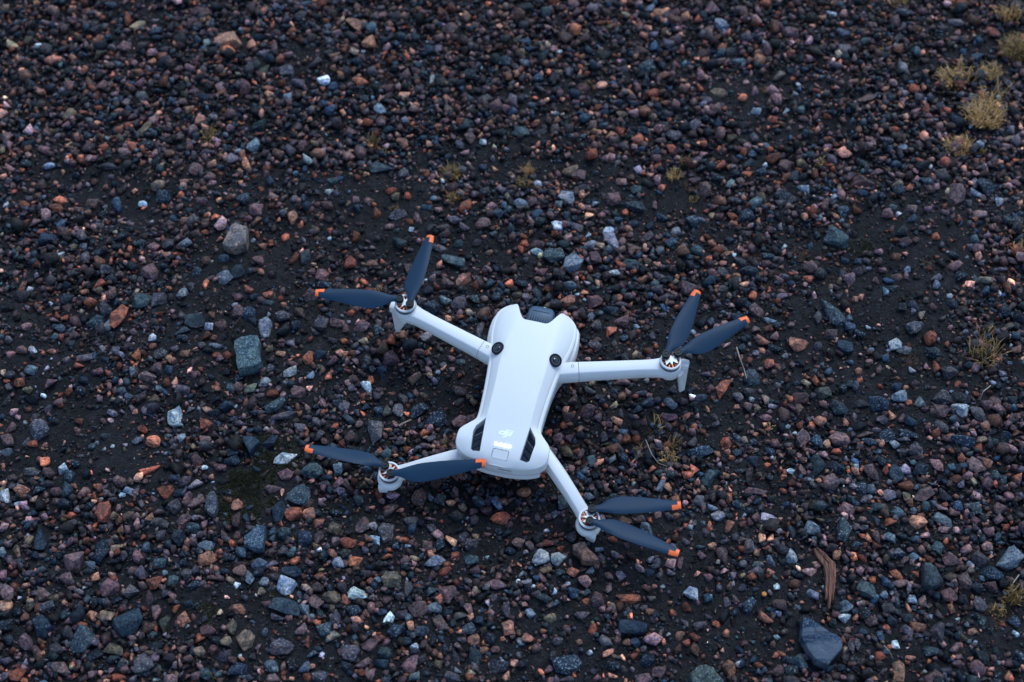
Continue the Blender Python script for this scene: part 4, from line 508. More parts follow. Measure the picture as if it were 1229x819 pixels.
# ---- the striped slab gets its own material: bands are mineral, not light
def slab_material():
    m = stone_material('banded_stone', False)
    nt = m.node_tree; N, Lk = nt.nodes, nt.links
    b = N['Principled BSDF']
    old = b.inputs['Base Color'].links[0].from_socket
    g = N.new('ShaderNodeTexCoord')
    mp = N.new('ShaderNodeMapping'); mp.inputs['Rotation'].default_value = (0, 0, R(38)); mp.inputs['Scale'].default_value = (8, 150, 20)
    n = N.new('ShaderNodeTexNoise'); n.inputs['Scale'].default_value = 1.0; n.inputs['Detail'].default_value = 5; n.inputs['Distortion'].default_value = 0.4
    Lk.new(g.outputs['Object'], mp.inputs['Vector']); Lk.new(mp.outputs['Vector'], n.inputs['Vector'])
    mr = N.new('ShaderNodeMapRange'); mr.inputs['From Min'].default_value = 0.46; mr.inputs['From Max'].default_value = 0.53
    mr.inputs['To Max'].default_value = 0.75
    Lk.new(n.outputs['Fac'], mr.inputs['Value'])
    mx = N.new('ShaderNodeMix'); mx.data_type = 'RGBA'
    Lk.new(mr.outputs['Result'], mx.inputs['Factor']); Lk.new(old, mx.inputs['A']); mx.inputs['B'].default_value = (0.095, 0.115, 0.145, 1)
    Lk.new(mx.outputs['Result'], b.inputs['Base Color'])
    return m
M_SLAB = slab_material()

STONE_GROUP = 'loose stones lying on the gravel'
for k, (poly, hz, colr, spk, lab) in enumerate(SPECIAL):
    me, cx, cy, rm = outline_stone(poly, hz, rs)
    o = link('stone', me, M_SLAB if k == 4 else M_STONE)
    o.location = (cx, cy, float(hgt(cx, cy)) + 0.0005)
    o.color = (*[q * DIM for q in colr], spk)
    tag(o, lab, 'stone', STONE_GROUP)
    mark(cx, cy, rm * 0.8)

# ---- words that single a stone out
CN = {'p': 'pinkish brown', 'r': 'rust red', 'o': 'orange pink', 't': 'teal grey', 'b': 'dark blue', 'l': 'pale blue grey',
      'w': 'whitish', 'g': 'mauve grey', 'n': 'tan', 'e': 'olive grey', 'd': 'near black'}
LANDM = [('the long pink oblong stone', 274, 46), ('the big square teal stone', 297, 423), ('the big beige wedge stone', 283, 284),
 ('the dark banded slab', 985, 772), ('the wood splinter', 993, 690), ('the moss patch', 300, 590),
 ('the upper left motor', 486, 364), ('the upper right motor', 805, 432), ('the lower left motor', 467, 566), ('the lower right motor', 707, 622),
 ("the drone's front", 645, 370), ("the drone's rear", 605, 565), ('the long white stone', 735, 284), ('the pale blue stone at upper right', 867, 26),
 ('the tan block stone', 171, 150), ('the pale blue wedge stone', 455, 194), ('the wiry grass tuft', 1183, 428),
 ('the largest dry grass tuft', 1180, 138), ('the matted grass clump', 803, 540), ('the small yellow tuft', 251, 160),
 ('the mossy ochre tuft', 540, 206), ('the long dark blue stone', 999, 372), ('the rust red two part stone', 867, 464),
 ('the rust red egg shaped stone', 125, 614), ('the blue speckled block', 152, 747), ('the teal teardrop stone', 98, 770),
 ('the large pale speckled stone', 1210, 670), ('the long red brown stone', 754, 716), ('the dark speckled bottom stone', 682, 797),
 ('the grey green bottom stone', 850, 814), ('the flat grey triangular stone', 1118, 692), ('the top left corner', 0, 0),
 ('the top right corner', 1229, 0), ('the bottom left corner', 0, 819), ('the bottom right corner', 1229, 819), ('the bottom right tuft', 1215, 722),
 ('the rounded brown block', 89, 672), ('the middle of the left edge', 0, 410), ('the middle of the right edge', 1229, 410),
 ('the middle of the top edge', 614, 0), ('the tuft on the bare strip', 632, 205), ('the orange speck', 917, 712)]
DIRS = ['right of', 'below right of', 'below', 'below left of', 'left of', 'above left of', 'above', 'above right of']
def rel(s, L):
    dx, dy = s['x'] - L[1], s['y'] - L[2]
    d = math.hypot(dx, dy)
    if d < 9: return None
    k = int(((math.degrees(math.atan2(dy, dx)) + 22.5) % 360) // 45)
    band = 0 if d < 34 else 1 if d < 75 else 2 if d < 140 else 3
    return k, band
def size_word(s):
    m = math.sqrt(s['w'] * s['h'])
    return 'large' if m > 22 else 'medium' if m > 17.5 else 'small'
def shape_word(s):
    asp = s['w'] / s['h']
    return 'elongated' if asp > 1.7 else 'oblong' if asp > 1.3 else 'angular' if (int(s['x'] * 7) % 3) else 'blocky'
BAND = ['close', 'a little', '', 'well']
singles = stones[:n_sing]
relcache = {}
for L in LANDM:
    for i, s in enumerate(stones[:900]):
        relcache[(L[0], i)] = rel(s, L)
SPLAB = {(452, 194): 'large pale teal stone with straight edges like a low wedge, above the drone',
 (274, 47): 'long oblong pink stone, the biggest near the top left',
 (735, 284): 'long pale white stone standing upright in the gravel above the drone',
 (868, 463): 'bright rust red stone of two lumps, right of the drone',
 (125, 614): 'bright rust red egg shaped stone at the lower left',
 (152, 747): 'large dark blue block with white speckles at the lower left',
 (99, 770): 'dark teal teardrop shaped stone at the lower left corner',
 (1000, 372): 'long smooth dark blue stone leaning right, right of the drone',
 (1211, 670): 'large pale blue grey speckled round stone near the right edge',
 (755, 716): 'long red brown stone with a dark right end, below the drone',
 (682, 797): 'large dark blue speckled stone near the bottom middle',
 (171, 150): 'tan block stone standing on end at the upper left',
 (776, 76): 'bright teal diamond shaped stone near the top'}
made = {}
def label_for(i, s):
    for (x, y), t in SPLAB.items():
        if abs(s['x'] - x) < 5 and abs(s['y'] - y) < 5 and t not in made:
            made[t] = 1
            return t
    order = sorted(LANDM, key=lambda L: math.hypot(s['x'] - L[1], s['y'] - L[2]))
    for L in order[:12]:
        r_ = relcache[(L[0], i)]
        if r_ is None: continue
        clash = [j for j, t in enumerate(stones[:900]) if j != i and t['c'] == s['c'] and relcache[(L[0], j)] == r_ and t['w'] * t['h'] > 0.45 * s['w'] * s['h']]
        if clash: continue
        lab = f"{size_word(s)} {CN[s['c']]} {shape_word(s)} stone {BAND[r_[1]]} {DIRS[r_[0]]} {L[0]}".replace('  ', ' ')
        if len(lab.split()) > 16: lab = lab.replace(shape_word(s) + ' ', '', 1)
        if lab not in made and len(lab.split()) <= 16:
            made[lab] = 1
            return lab
    L = order[0]; r_ = rel(s, L) or (0, 0)
    for q in ('larger of two ', 'smaller of two ', 'third '):
        lab = f"{q}{CN[s['c']]} stones {DIRS[r_[0]]} {L[0]}"
        if lab not in made:
            made[lab] = 1
            return lab
    lab = f"{size_word(s)} {CN[s['c']]} stone {int(round(math.hypot(s['x'] - L[1], s['y'] - L[2]) / 10)) / 10} frames from {L[0]}"
    return lab

def place(s, hk, sink=0.37):
    m = ppm(s['x'], s['y'])
    a, b = s['w'] / m / 2, s['h'] / m / 2
    hz = min(a, b) * hk
    p = at(s['x'], s['y'], hz * 0.55)
    z = float(hgt(p.x, p.y)) + hz * (1 - 2 * sink) * 1.0
    return p.x, p.y, z, a * 1.06, b * 1.1, hz, -R(s['a'])

for i, s in enumerate(singles):
    asp = s['w'] / s['h']
    me = hull_mesh(rs, rs.choice((12, 15, 18, 24)), bev=rs.uniform(.03, .07), boxy=rs.uniform(.3, 1.0), rough=rs.uniform(.10, .22))
    o = link('stone', me, M_STONE)
    x, y, z, a, b, hz, an = place(s, rs.uniform(0.8, 1.1))
    o.location = (x, y, z)
    o.rotation_euler = (rs.uniform(-.1, .1), rs.uniform(-.1, .1), an)
    o.scale = (a, b, hz)
    o.color = (*[q * (1.25 if i < 40 else 1) for q in jit(PAL[s['c']], rs, .12 if i < 40 else .45)], min(1, SPK[s['c']] * rs.uniform(.2, 2)))
    tag(o, label_for(i, s), 'stone', STONE_GROUP)
    mark(x, y, min(a, b) * 0.9)
    if asp > 1.4:
        for q in (-1, 1):
            mark(x + q * math.cos(an) * (a - b) * .9, y + q * math.sin(an) * (a - b) * .9, b * 0.85)

# ---- everything smaller: one gravel object
tmplB = [hull_mesh(rs, rs.choice((11, 13, 16)), bev=rs.uniform(.03, .07), boxy=rs.uniform(.2, 1)) for _ in range(24)]
tmplS = [hull_mesh(rs, rs.choice((8, 9, 10)), boxy=rs.uniform(.2, 1)) for _ in range(24)]
def arrs(me):
    v = np.empty(len(me.vertices) * 3); me.vertices.foreach_get('co', v)
    f = np.empty(len(me.polygons) * 3, np.int32); me.loops.foreach_get('vertex_index', f)
    return v.reshape(-1, 3), f.reshape(-1, 3)
TB = [arrs(m) for m in tmplB]; TS = [arrs(m) for m in tmplS]
TM = [arrs(hull_mesh(rs, rs.choice((13, 15, 18)), boxy=rs.uniform(.2, 1))) for _ in range(24)]
TG = [arrs(hull_mesh(rs, 6, boxy=.3)) for _ in range(24)]
inst = []     # (template set, index, x, y, z, a, b, hz, rz, tiltx, tilty, col)
for s in stones[n_sing:]:
    x, y, z, a, b, hz, an = place(s, rs.uniform(.8, 1.1), .34)
    inst.append((0, rs.randrange(24), x, y, z, a, b, hz, an, rs.uniform(-.2, .2), rs.uniform(-.2, .2),
                 (*jit(PAL[s['c']], rs), min(1, SPK[s['c']] * rs.uniform(0, 1.6)))))
    mark(x, y, math.sqrt(a * b) * .8)

# bare strips of dirt between the gravel, in photo pixels: x, y, rx, ry, how bare
BARE = [(445, 240, 65, 38, .75), (600, 182, 100, 30, .75), (700, 190, 70, 28, .75), (960, 112, 85, 25, .6), (985, 150, 90, 22, .6),
        (300, 235, 60, 28, .45), (350, 260, 60, 22, .4), (80, 480, 75, 60, .55), (75, 110, 60, 20, .4), (300, 130, 40, 25, .4), (330, 300, 60, 45, .35),
        (930, 480, 75, 40, .5), (905, 720, 90, 60, .6), (860, 640, 50, 25, .5), (530, 460, 70, 30, .45), (965, 365, 60, 35, .6),
        (120, 562, 80, 20, .6), (425, 290, 45, 18, .6), (300, 730, 40, 50, .6), (720, 640, 110, 40, .35), (560, 650, 90, 40, .4),
        (1100, 400, 60, 50, .45), (700, 500, 60, 40, .35), (150, 230, 60, 30, .4), (235, 470, 60, 45, .4), (1150, 760, 70, 40, .5),
        (640, 770, 90, 40, .4), (1060, 290, 40, 50, .4), (780, 230, 60, 20, .6), (300, 592, 44, 34, 1.35), (330, 560, 30, 16, 1.0)]
def bare_px(px, py):
    v = 0.0
    for bx, by, rx, ry, s in BARE:
        d = ((px - bx) / rx) ** 2 + ((py - by) / ry) ** 2
        v = max(v, s * .72 * math.exp(-d * d * 0.6))
    return v
MIX = ['p'] * 38 + ['r'] * 9 + ['o'] * 9 + ['g'] * 17 + ['b'] * 11 + ['t'] * 6 + ['n'] * 4 + ['d'] * 8 + ['l'] * 2 + ['s'] * 12
def try_fill(n, r0, r1, wt, tset, over):
    cnt = 0
    for _ in range(n):
        x = rs.uniform(-0.9, 0.9); y = rs.uniform(-0.75, 0.85)
        r = r0 + (r1 - r0) * rs.random() ** 2
        d = Vector((x, y, 0)) - CAM
        zc = d.dot(FW)
        px = 614.5 + FPX * d.x / zc; py = 409.5 - FPX * d.dot(UP) / zc
        dens = 1 - bare_px(px, py)
        nz = mnoise.noise(Vector((x * 9, y * 12, 3.3))) + .5 * mnoise.noise(Vector((x * 24, y * 26, 7.7)))
        dens *= min(1, max(.45, .9 + nz * .9))
        if py < 190: dens = min(1, dens * 1.35)
        if rs.random() > dens ** (2.2 if wt else 1.0): continue
        i, j = int((y - OY0) / OC), int((x - OX0) / OC)
        if occ[i, j]: continue
        k = max(1, int(r * over / OC))
        nb = occ[i - k:i + k + 1, j - k:j + k + 1]
        if (nb == 2).mean() > .14: continue
        if (nb > 0).mean() > (0.55 if dens > .8 else .4): continue
        c = 's' if (tset == 2 and rs.random() < .35) else rs.choice(MIX)
        inner = 0 <= px < 1229 and 0 <= py < 819
        if inner and c in 'wl' and r > .0028: c = 'g'
        col = jit(PAL[c], rs, 1.2)
        inst.append((tset, rs.randrange(24), x, y, float(0) if r < .002 or dens < (.6 if py < 200 else .93) else float(hgt(x, y)) + r * rs.uniform(.3, 1.3) + 1e-9, r * rs.uniform(.9, 1.35), r * rs.uniform(.7, 1.0), r * rs.uniform(.65, 1.05),
                     rs.uniform(0, 6.28), rs.uniform(-.5, .5), rs.uniform(-.5, .5), (*col, SPK[c] * rs.random())))
        mark(x, y, r * .72, 1)
        cnt += 1
    return cnt
n1 = try_fill(12000, .0034, .0068, True, 3, 1.0)
n2 = try_fill(190000, .0017, .0040, True, 1, .7)
n3 = try_fill(330000, .0006, .0017, False, 2, .7)

def build_inst(inst, name):
    P = np.array([[q[2], q[3], q[4], q[5], q[6], q[7], q[8], q[9], q[10]] for q in inst])
    C = np.array([q[11] for q in inst], np.float32)
    zg = hgt(P[:, 0], P[:, 1])
    new = P[:, 2] == 0
    P[new, 2] = (zg + P[:, 5] * 0.35)[new]
    keys = np.array([q[0] * 100 + q[1] for q in inst])
    VV, FF, CC = [], [], []
    off = 0
    for key in np.unique(keys):
        v, f = (TB, TS, TG, TM)[key // 100][key % 100]
        idx = np.nonzero(keys == key)[0]
        p = P[idx]
        loc = v[None, :, :] * p[:, None, 3:6]
        ax, ay, az = p[:, 7], p[:, 8], p[:, 6]
        cx, sx, cy, sy, cz, sz = np.cos(ax), np.sin(ax), np.cos(ay), np.sin(ay), np.cos(az), np.sin(az)
        x, y, z = loc[..., 0], loc[..., 1], loc[..., 2]
        y, z = y * cx[:, None] - z * sx[:, None], y * sx[:, None] + z * cx[:, None]
        x, z = x * cy[:, None] + z * sy[:, None], -x * sy[:, None] + z * cy[:, None]
        x, y = x * cz[:, None] - y * sz[:, None], x * sz[:, None] + y * cz[:, None]
        w_ = np.stack([x + p[:, None, 0], y + p[:, None, 1], z + p[:, None, 2]], -1)
        m = len(v)
        VV.append(w_.reshape(-1, 3))
        FF.append((f[None] + (off + np.arange(len(idx)) * m)[:, None, None]).reshape(-1, 3))
        CC.append(np.repeat(C[idx], m, axis=0))
        off += m * len(idx)
    V = np.concatenate(VV); F = np.concatenate(FF).astype(np.int32); Cc = np.concatenate(CC)
    me = bpy.data.meshes.new(name)
    me.vertices.add(len(V)); me.vertices.foreach_set('co', V.ravel())
    me.loops.add(F.size); me.loops.foreach_set('vertex_index', F.ravel())
    me.polygons.add(len(F)); me.polygons.foreach_set('loop_start', np.arange(0, F.size, 3, dtype=np.int32))
    me.polygons.foreach_set('loop_total', np.full(len(F), 3, np.int32))
    me.update()
    at_ = me.attributes.new('col', 'FLOAT_COLOR', 'POINT')
    at_.data.foreach_set('color', Cc.astype(np.float32).ravel())
    print(name, 'tris', len(F))
    return link(name, me, M_GRAVEL)
g = build_inst(inst, 'gravel')
tag(g, 'fine crushed pink, grey and blue gravel covering the dark dirt', 'gravel', kind='stuff')

# ------------------------------------------------------------------ the drone
YAW = R(-13.63); TX, TY = .00305, -.0845
drone = bpy.data.objects.new('drone', None)
COL.objects.link(drone)
drone.location = (TX, TY, 0); drone.rotation_euler = (0, 0, YAW)
drone.empty_display_size = 0.05
tag(drone, 'small white four armed camera drone with dark blue propellers lying on the gravel', 'drone')
_inv = (Matrix.Translation((TX, TY, 0)) @ Matrix.Rotation(YAW, 4, 'Z')).inverted()
def DL(px, py, z):
    return _inv @ at(px, py, z)
def part(name, me, mat, parent=None, label=None):
    o = link(name, me, mat, parent or drone)
    if label: o['label'] = label
    return o

# --- top shell
W = [(-.0632, .0080), (-.0624, .0145), (-.0612, .0215), (-.0590, .0285), (-.0560, .0345), (-.0530, .0376), (-.0500, .0386), (-.0440, .0388), (-.0400, .0384), (-.0370, .0368),
     (-.0330, .0330), (-.0290, .0295), (-.0255, .0277), (-.0180, .0272), (0, .0280), (.015, .0292), (.028, .0306), (.039, .0320), (.050, .0347), (.060, .0364),
     (.069, .0367), (.077, .0358), (.0815, .0340), (.084, .0322), (.0868, .0295), (.0885, .0272), (.0893, .0256), (.0898, .0236)]
ZC = [(-.0628, .0490), (-.060, .0512), (-.056, .0535), (-.048, .0555), (-.03, .0575), (0, .0602), (.03, .0612), (.055, .0605), (.072, .0592), (.082, .0572), (.090, .0540)]
ZE = [(-.0628, .0475), (-.056, .0490), (-.045, .0530), (-.032, .0530), (-.024, .0505), (0, .0515), (.03, .0520), (.06, .0512), (.075, .0505), (.090, .0495)]
SW = [(-.0628, .0100), (-.055, .0165), (-.03, .0180), (0, .0185), (.025, .0195), (.040, .0195), (.06, .0150), (.090, .0120)]
def shell_ring(y, zb, draft=0.0):
    w, zc, ze, s = interp(W, y), interp(ZC, y), interp(ZE, y), interp(SW, y)
    s = min(s, w * 0.78)
    half = []
    # central panel with a slight crown
    for k in range(5):
        t = k / 4
        half.append((s * t, zc - 0.0004 * t * t))
    # soft crease, then the bevelled flank
    zc2 = zc - 0.0004
    r = min(0.0028 if y > -.026 else 0.0015, (w - s) * 0.4)
    q = min(1, max(0, (y - .030) / .030)); q = q * q * (3 - 2 * q)
    pw = 1.12 + .9 * q
    for t in (0.06, 0.14, 0.25, 0.4, 0.55, 0.7, 0.85):
        half.append((s + (w - r * 0.75 - s) * t, zc2 + (ze - zc2) * (t ** pw)))
    # rounded shoulder
    for k in range(0, 6):
        a = R(90 - 18 * k)
        half.append((w - r + r * math.cos(a), ze - r + r * math.sin(a) - 0.0002))
    half.append((w - draft * 0.5, (ze - r + zb) / 2))
    half.append((w - draft, zb))
    ring = [Vector((x, y, z)) for x, z in half]
    ring += [Vector((0, y, zb))]
    ring += [Vector((-x, y, z)) for x, z in reversed(half[1:])]
    return ring
ys = [-.0632, -.0628, -.0624, -.0620, -.0612, -.0600, -.0585, -.0570, -.0550, -.0530, -.0505, -.048, -.045, -.042, -.039, -.036, -.034, -.032, -.0305, -.029, -.0275, -.026, -.0245, -.022, -.018]
y = -.012
while y < .080: ys.append(y); y += .005
ys += [.080, .082, .084, .0855, .0868, .0878, .0885, .0890, .0894, .0897]
bm = bmesh.new()
loft(bm, [shell_ring(yy, .0375, .0006) for yy in ys])
top_me = finish(bm, 'top_shell')
top = bpy.data.objects.new('tmp_top', top_me); COL.objects.link(top)

def cut(obj, bm):
    me = finish(bm, 'cut')
    c = bpy.data.objects.new('cutter', me); COL.objects.link(c)
    m = obj.modifiers.new('b', 'BOOLEAN'); m.operation = 'DIFFERENCE'; m.solver = 'EXACT'; m.object = c
    dg = bpy.context.evaluated_depsgraph_get(); dg.update()
    nm = bpy.data.meshes.new_from_object(obj.evaluated_get(dg), depsgraph=dg)
    obj.modifiers.clear(); obj.data = nm
    bpy.data.objects.remove(c)
# notch for the gimbal
bm = bmesh.new()
_nh = [(.0088, .0714), (.0104, .0720), (.0122, .0736), (.0140, .0765), (.0160, .0807), (.0178, .0850), (.0191, .0877), (.0203, .0889), (.0218, .0896), (.0235, .0902), (.026, .11)]
notch = [(-x, y_) for x, y_ in _nh][::-1] + _nh
notch = notch[::-1]
prism(bm, notch, .030, .080); cut(top, bm)
# rear cooling vents
def vent_poly(sx, g=0.0):
    # corners from the photograph, mirrored
    P = [(.0186 - g, -.0266 + 1.3 * g), (.0250 + g, -.0345 + .2 * g), (.0262 + g, -.0400), (.0246 + g, -.0545), (.0225 + .6 * g, -.0560 - g), (.0166 - g, -.0556 - g)]
    return [(sx * x, yy) for x, yy in P]
for sx in (-1, 1):
    bm = bmesh.new(); prism(bm, vent_poly(sx), .0445, .080); cut(top, bm)
# power button groove
bm = bmesh.new()
def rrect(x0, x1, y0, y1, r, n=4):
    out = []
    for cx, cy, a0 in ((x1 - r, y1 - r, 0), (x0 + r, y1 - r, 90), (x0 + r, y0 + r, 180), (x1 - r, y0 + r, 270)):
        for k in range(n + 1):
            a = R(a0 + 90 * k / n)
            out.append((cx + r * math.cos(a), cy + r * math.sin(a)))
    return out
BX0, BX1, BY0, BY1 = -.0066, .0070, -.0590, -.0508
prism(bm, rrect(BX0, BX1, BY0, BY1, .0014), .0515, .080); cut(top, bm)
me = top.data
for p in me.polygons: p.use_smooth = True
me.set_sharp_from_angle(angle=R(30))
nm = me; nm.name = 'top_shell'; bpy.data.objects.remove(top)
nm.materials.clear()
shell = part('top_shell', nm, M_WHITE)

# power button plate
bm = bmesh.new()
g = .00035
zc_ = lambda yy: interp(ZC, yy)
loft(bm, [[(x, y_, .0512) for x, y_ in rrect(BX0 + g, BX1 - g, BY0 + g, BY1 - g, .0012)],
          [(x, y_, zc_(y_) - .0004) for x, y_ in rrect(BX0 + g, BX1 - g, BY0 + g, BY1 - g, .0012)],
          [(x, y_, zc_(y_) - .0001) for x, y_ in rrect(BX0 + g + .0003, BX1 - g - .0003, BY0 + g + .0003, BY1 - g - .0003, .001)]])
part('power_button', finish(bm, 'power_button', 30), M_WHITE, label='square white power button')
# status lights
for k in range(4):
    bm = bmesh.new()
    x = -.0050 + k * .0037
    lathe(bm, [(.0011, -.0008), (.0011, .0003), (.0007, .0005)], n=16)
    o = part('status_light', finish(bm, 'status_light', 40), M_LED)
    o.location = (x, -.0472, zc_(-.0472) + .0001)
# printed maker's emblem: small d, j and i run together, leaning forward
def glyph(polys, z):
    bm = bmesh.new()
    for poly in polys:
        loft(bm, [[(x, y_, zc_(y_) - .0003) for x, y_ in poly], [(x, y_, zc_(y_) + z) for x, y_ in poly]])
    return finish(bm, 'logo')
def lg(pts):      # emblem units -> metres (slanted)
    return [(-.0064 + (u + v * .30) * .00122, -.0398 + v * .00092) for u, v in pts]
def ring_polys(cx, cy, ro, ri, a0, a1, n, ax=1.15):
    out = []
    for k in range(n):
        a, b = R(a0 + (a1 - a0) * k / n), R(a0 + (a1 - a0) * (k + 1) / n)
        out.append([(cx + ro * ax * math.cos(a), cy + ro * math.sin(a)), (cx + ro * ax * math.cos(b), cy + ro * math.sin(b)),
                    (cx + ri * ax * math.cos(b), cy + ri * math.sin(b)), (cx + ri * ax * math.cos(a), cy + ri * math.sin(a))])
    return out
LG = ring_polys(2.3, 3.2, 2.0, .85, 0, 360, 20)
LG += [[(3.7, 1.2), (5.0, 1.2), (5.0, 7.0), (3.7, 7.0)],
       [(5.3, 0.2), (6.7, 0.2), (6.7, 5.4), (5.3, 5.4)], [(4.1, -1.1), (5.8, -1.1), (6.7, 0.2), (4.3, 0.2)],
       [(7.3, 1.2), (8.7, 1.2), (8.7, 5.6), (7.3, 5.6)], [(5.3, 6.1), (6.7, 6.1), (6.7, 7.0), (5.3, 7.0)], [(7.3, 6.1), (8.7, 6.1), (8.7, 7.0), (7.3, 7.0)]]
part('logo', glyph([lg(p) for p in LG], .00010), M_LOGO, label="bright white maker's emblem printed on the rear top")

# vent slats inside each opening: dark louvres
for sx in (-1, 1):
    bm = bmesh.new()
    prism(bm, vent_poly(sx, -.0001), .0446, .0452)
    vf = part('vent', finish(bm, 'vent'), M_BLACK)
    for k in range(4):
        yb = -.0322 - k * .0066
        x0, x1 = .0172, .0262
        bm = bmesh.new()
        # a slanted louvre, running forward towards the middle
        a = [(x0, yb + .0040), (x1, yb - .0030), (x1, yb - .0078), (x0, yb - .0008)]
        lo = [.0495, .0475, .0455, .0475]
        pts = [Vector((sx * p[0], p[1], z)) for p, z in zip(a, lo)]
        loft(bm, [pts, [p - Vector((0, 0, .0006)) for p in pts]])
        # keep inside the opening
        for pl in ((Vector((sx * .0172, 0, 0)), Vector((-sx, 0, 0))), (Vector((sx * .0257, 0, 0)), Vector((sx, 0, 0))), (Vector((0, -.0553, 0)), Vector((0, -1, 0)))):
            bmesh.ops.bisect_plane(bm, geom=bm.verts[:] + bm.edges[:] + bm.faces[:], plane_co=pl[0], plane_no=pl[1], clear_outer=True)
        if bm.faces: part('louvre', finish(bm, 'louvre'), M_VENT, vf)
        if bm and k < 2:
            bm = bmesh.new()
            e0, e1 = Vector((sx * (x0 + .0006), yb + .0036, .0498)), Vector((sx * (x1 - .0012), yb - .0022, .0480))
            dv = Vector((0, .00022, 0)); uz = Vector((0, 0, .0004))
            loft(bm, [[e0 - dv, e0 + dv, e0 + dv - uz, e0 - dv - uz], [e1 - dv, e1 + dv, e1 + dv - uz, e1 - dv - uz]])
            part('louvre_edge', finish(bm, 'louvre_edge'), M_SEAM, vf)
            bm = None
            continue

# vision sensors: round black eyes, each facing a little outwards
for sx in (-1, 1):
    e = bpy.data.objects.new('vision_sensor', None)
    M = Matrix.Rotation(R(6) , 4, 'X') @ Matrix.Rotation(sx * R(27), 4, 'Y')
    ctr = Vector((sx * .0252, .0388, .0585))
    bm = bmesh.new()
    lathe(bm, [(.0058, -.0050), (.0058, .0002), (.0054, .0006), (.0047, .0006), (.0044, .0001), (.0044, -.0006)], n=48)
    vs = part('vision_sensor', finish(bm, 'vision_sensor', 35), M_BLACK)
    vs.matrix_local = Matrix.Translation(ctr) @ M
    bpy.data.objects.remove(e)
    bm = bmesh.new(); lathe(bm, [(.0040, -.0010), (.0040, .0002), (.0031, .0002), (.0029, -.0004)], n=40)
    part('lens_ring', finish(bm, 'lens_ring', 35), M_LRING, vs)
    bm = bmesh.new(); lathe(bm, [(.0027, -.0010), (.0027, .0001), (.0021, .0006), (.0012, .00085), (.0004, .0009)], n=32)
    part('lens', finish(bm, 'lens', 60), M_LENS, vs)

# --- lower shell (battery and belly)
def low_ring(y, W2, zt, zb):
    w = interp(W2, y)
    half = [(w - .0004, zt), (w, zt - .0012), (w + .0000, zt - .006), (w - .0012, zb + min(.010, (zt - zb) * .45)), (w - .0045, zb + .003 * min(1, (zt - zb) / .02)), (w * .70, zb)]
    return [Vector((x, y, z)) for x, z in half] + [Vector((-x, y, z)) for x, z in reversed(half)]
WL = [(-.0590, .0090), (-.0582, .0180), (-.0560, .0270), (-.0515, .0335), (-.046, .0350), (-.036, .0340), (-.028, .0288), (-.018, .0266), (.01, .0275), (.03, .0300),
      (.040, .0335), (.048, .0372), (.056, .0388), (.066, .0393), (.075, .0388), (.081, .0372), (.086, .033), (.0885, .028)]
bm = bmesh.new()
yl = [-.0590, -.0587, -.0582, -.0573, -.0560, -.0545, -.052, -.049, -.046, -.041, -.036, -.032, -.028, -.023, -.018, -.008, .002, .01, .02, .03, .035, .04, .044, .048,
      .052, .056, .061, .066, .071]
loft(bm, [low_ring(v, WL, .0372, interp([(-.059, .0270), (-.056, .0225), (-.050, .0150), (-.038, .0085), (.09, .0085)], v)) for v in yl])
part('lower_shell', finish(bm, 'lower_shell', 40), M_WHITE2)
# front cheeks of the lower shell, left and right of the gimbal
for sx in (-1, 1):
    bm = bmesh.new()
    rings = []
    for v in (.046, .050, .056, .062, .068, .074, .079, .083, .0860, .0880):
        w = interp(WL, v); xi = interp([(.046, .020), (.071, .0150), (.088, .0215)], v)
        zt = interp([(.046, .0375), (.056, .0430), (.070, .0440), (.082, .0425), (.088, .036)], v)
        hp = [(xi, .014), (xi, zt - .002), (w - .004, zt), (w - .001, zt - .0008), (w, zt - .003), (w, .028), (w - .003, .016)]
        rings.append([Vector((sx * x, v, z)) for x, z in hp])
    loft(bm, rings)
    part('front_cheek', finish(bm, 'front_cheek', 40), M_WHITE)
# seam and latch line round the battery at the rear
def band(y0s, z0, z1, out, name, mat, xlo, xhi, n=24):
    bm = bmesh.new()
    rings = []
    for k in range(n + 1):
        x = xlo + (xhi - xlo) * k / n
        # y of the rear wall at this x
        lo, hi = -.0632, -.050
        for _ in range(30):
            m = (lo + hi) / 2
            if interp(W, m) > abs(x): hi = m
            else: lo = m
        yy = (lo + hi) / 2
        rings.append([Vector((x, yy - out, z0)), Vector((x, yy - out, z1)), Vector((x, yy + .002, z1)), Vector((x, yy + .002, z0))])
    loft(bm, rings)
    return part(name, finish(bm, name, 40), mat)
band(0, .0395, .0400, .00012, 'seam_line', M_SEAM, -.030, .012)
band(0, .0432, .0441, .00015, 'rear_slot', M_BLACK, .0005, .0115)
band(0, .0300, .0366, .00030, 'battery_rim', M_WHITE, -.034, .034, 30)
band(0, .0366, .0375, -.0008, 'battery_gap', M_SEAM, -.034, .034, 30)

# --- gimbal camera in the notch
bm = bmesh.new()
rings = []
for v, zt, w in ((.0735, .0440, .0110), (.078, .0470, .0117), (.084, .0478, .0121), (.090, .0472, .0117), (.0940, .0455, .0108), (.0965, .0430, .0096), (.0978, .0390, .0084)):
    hp = [(w, .024), (w, zt - .004), (w - .0012, zt - .0012), (w - .0035, zt), (-(w - .0035), zt), (-(w - .0012), zt - .0012), (-w, zt - .004), (-w, .024)]
    rings.append([Vector((x + .0015, v, z)) for x, z in hp])
loft(bm, rings)
gc = part('gimbal_camera', finish(bm, 'gimbal_camera', 30), M_DARKG, label='ribbed dark grey camera housing in the front notch')
for k in range(9):
    bm = bmesh.new()
    x = -.0073 + k * .0022
    bevbox(bm, x, .0815, .0476, .0011, .0080, .0022, .0003)
    part('rib', finish(bm, 'rib', 40), M_DARKG, gc)
bm = bmesh.new(); bevbox(bm, .0015, .0895, .0474, .0150, .0009, .0006, .0002); part('front_ridge', finish(bm, 'front_ridge', 40), M_DARKG, gc)
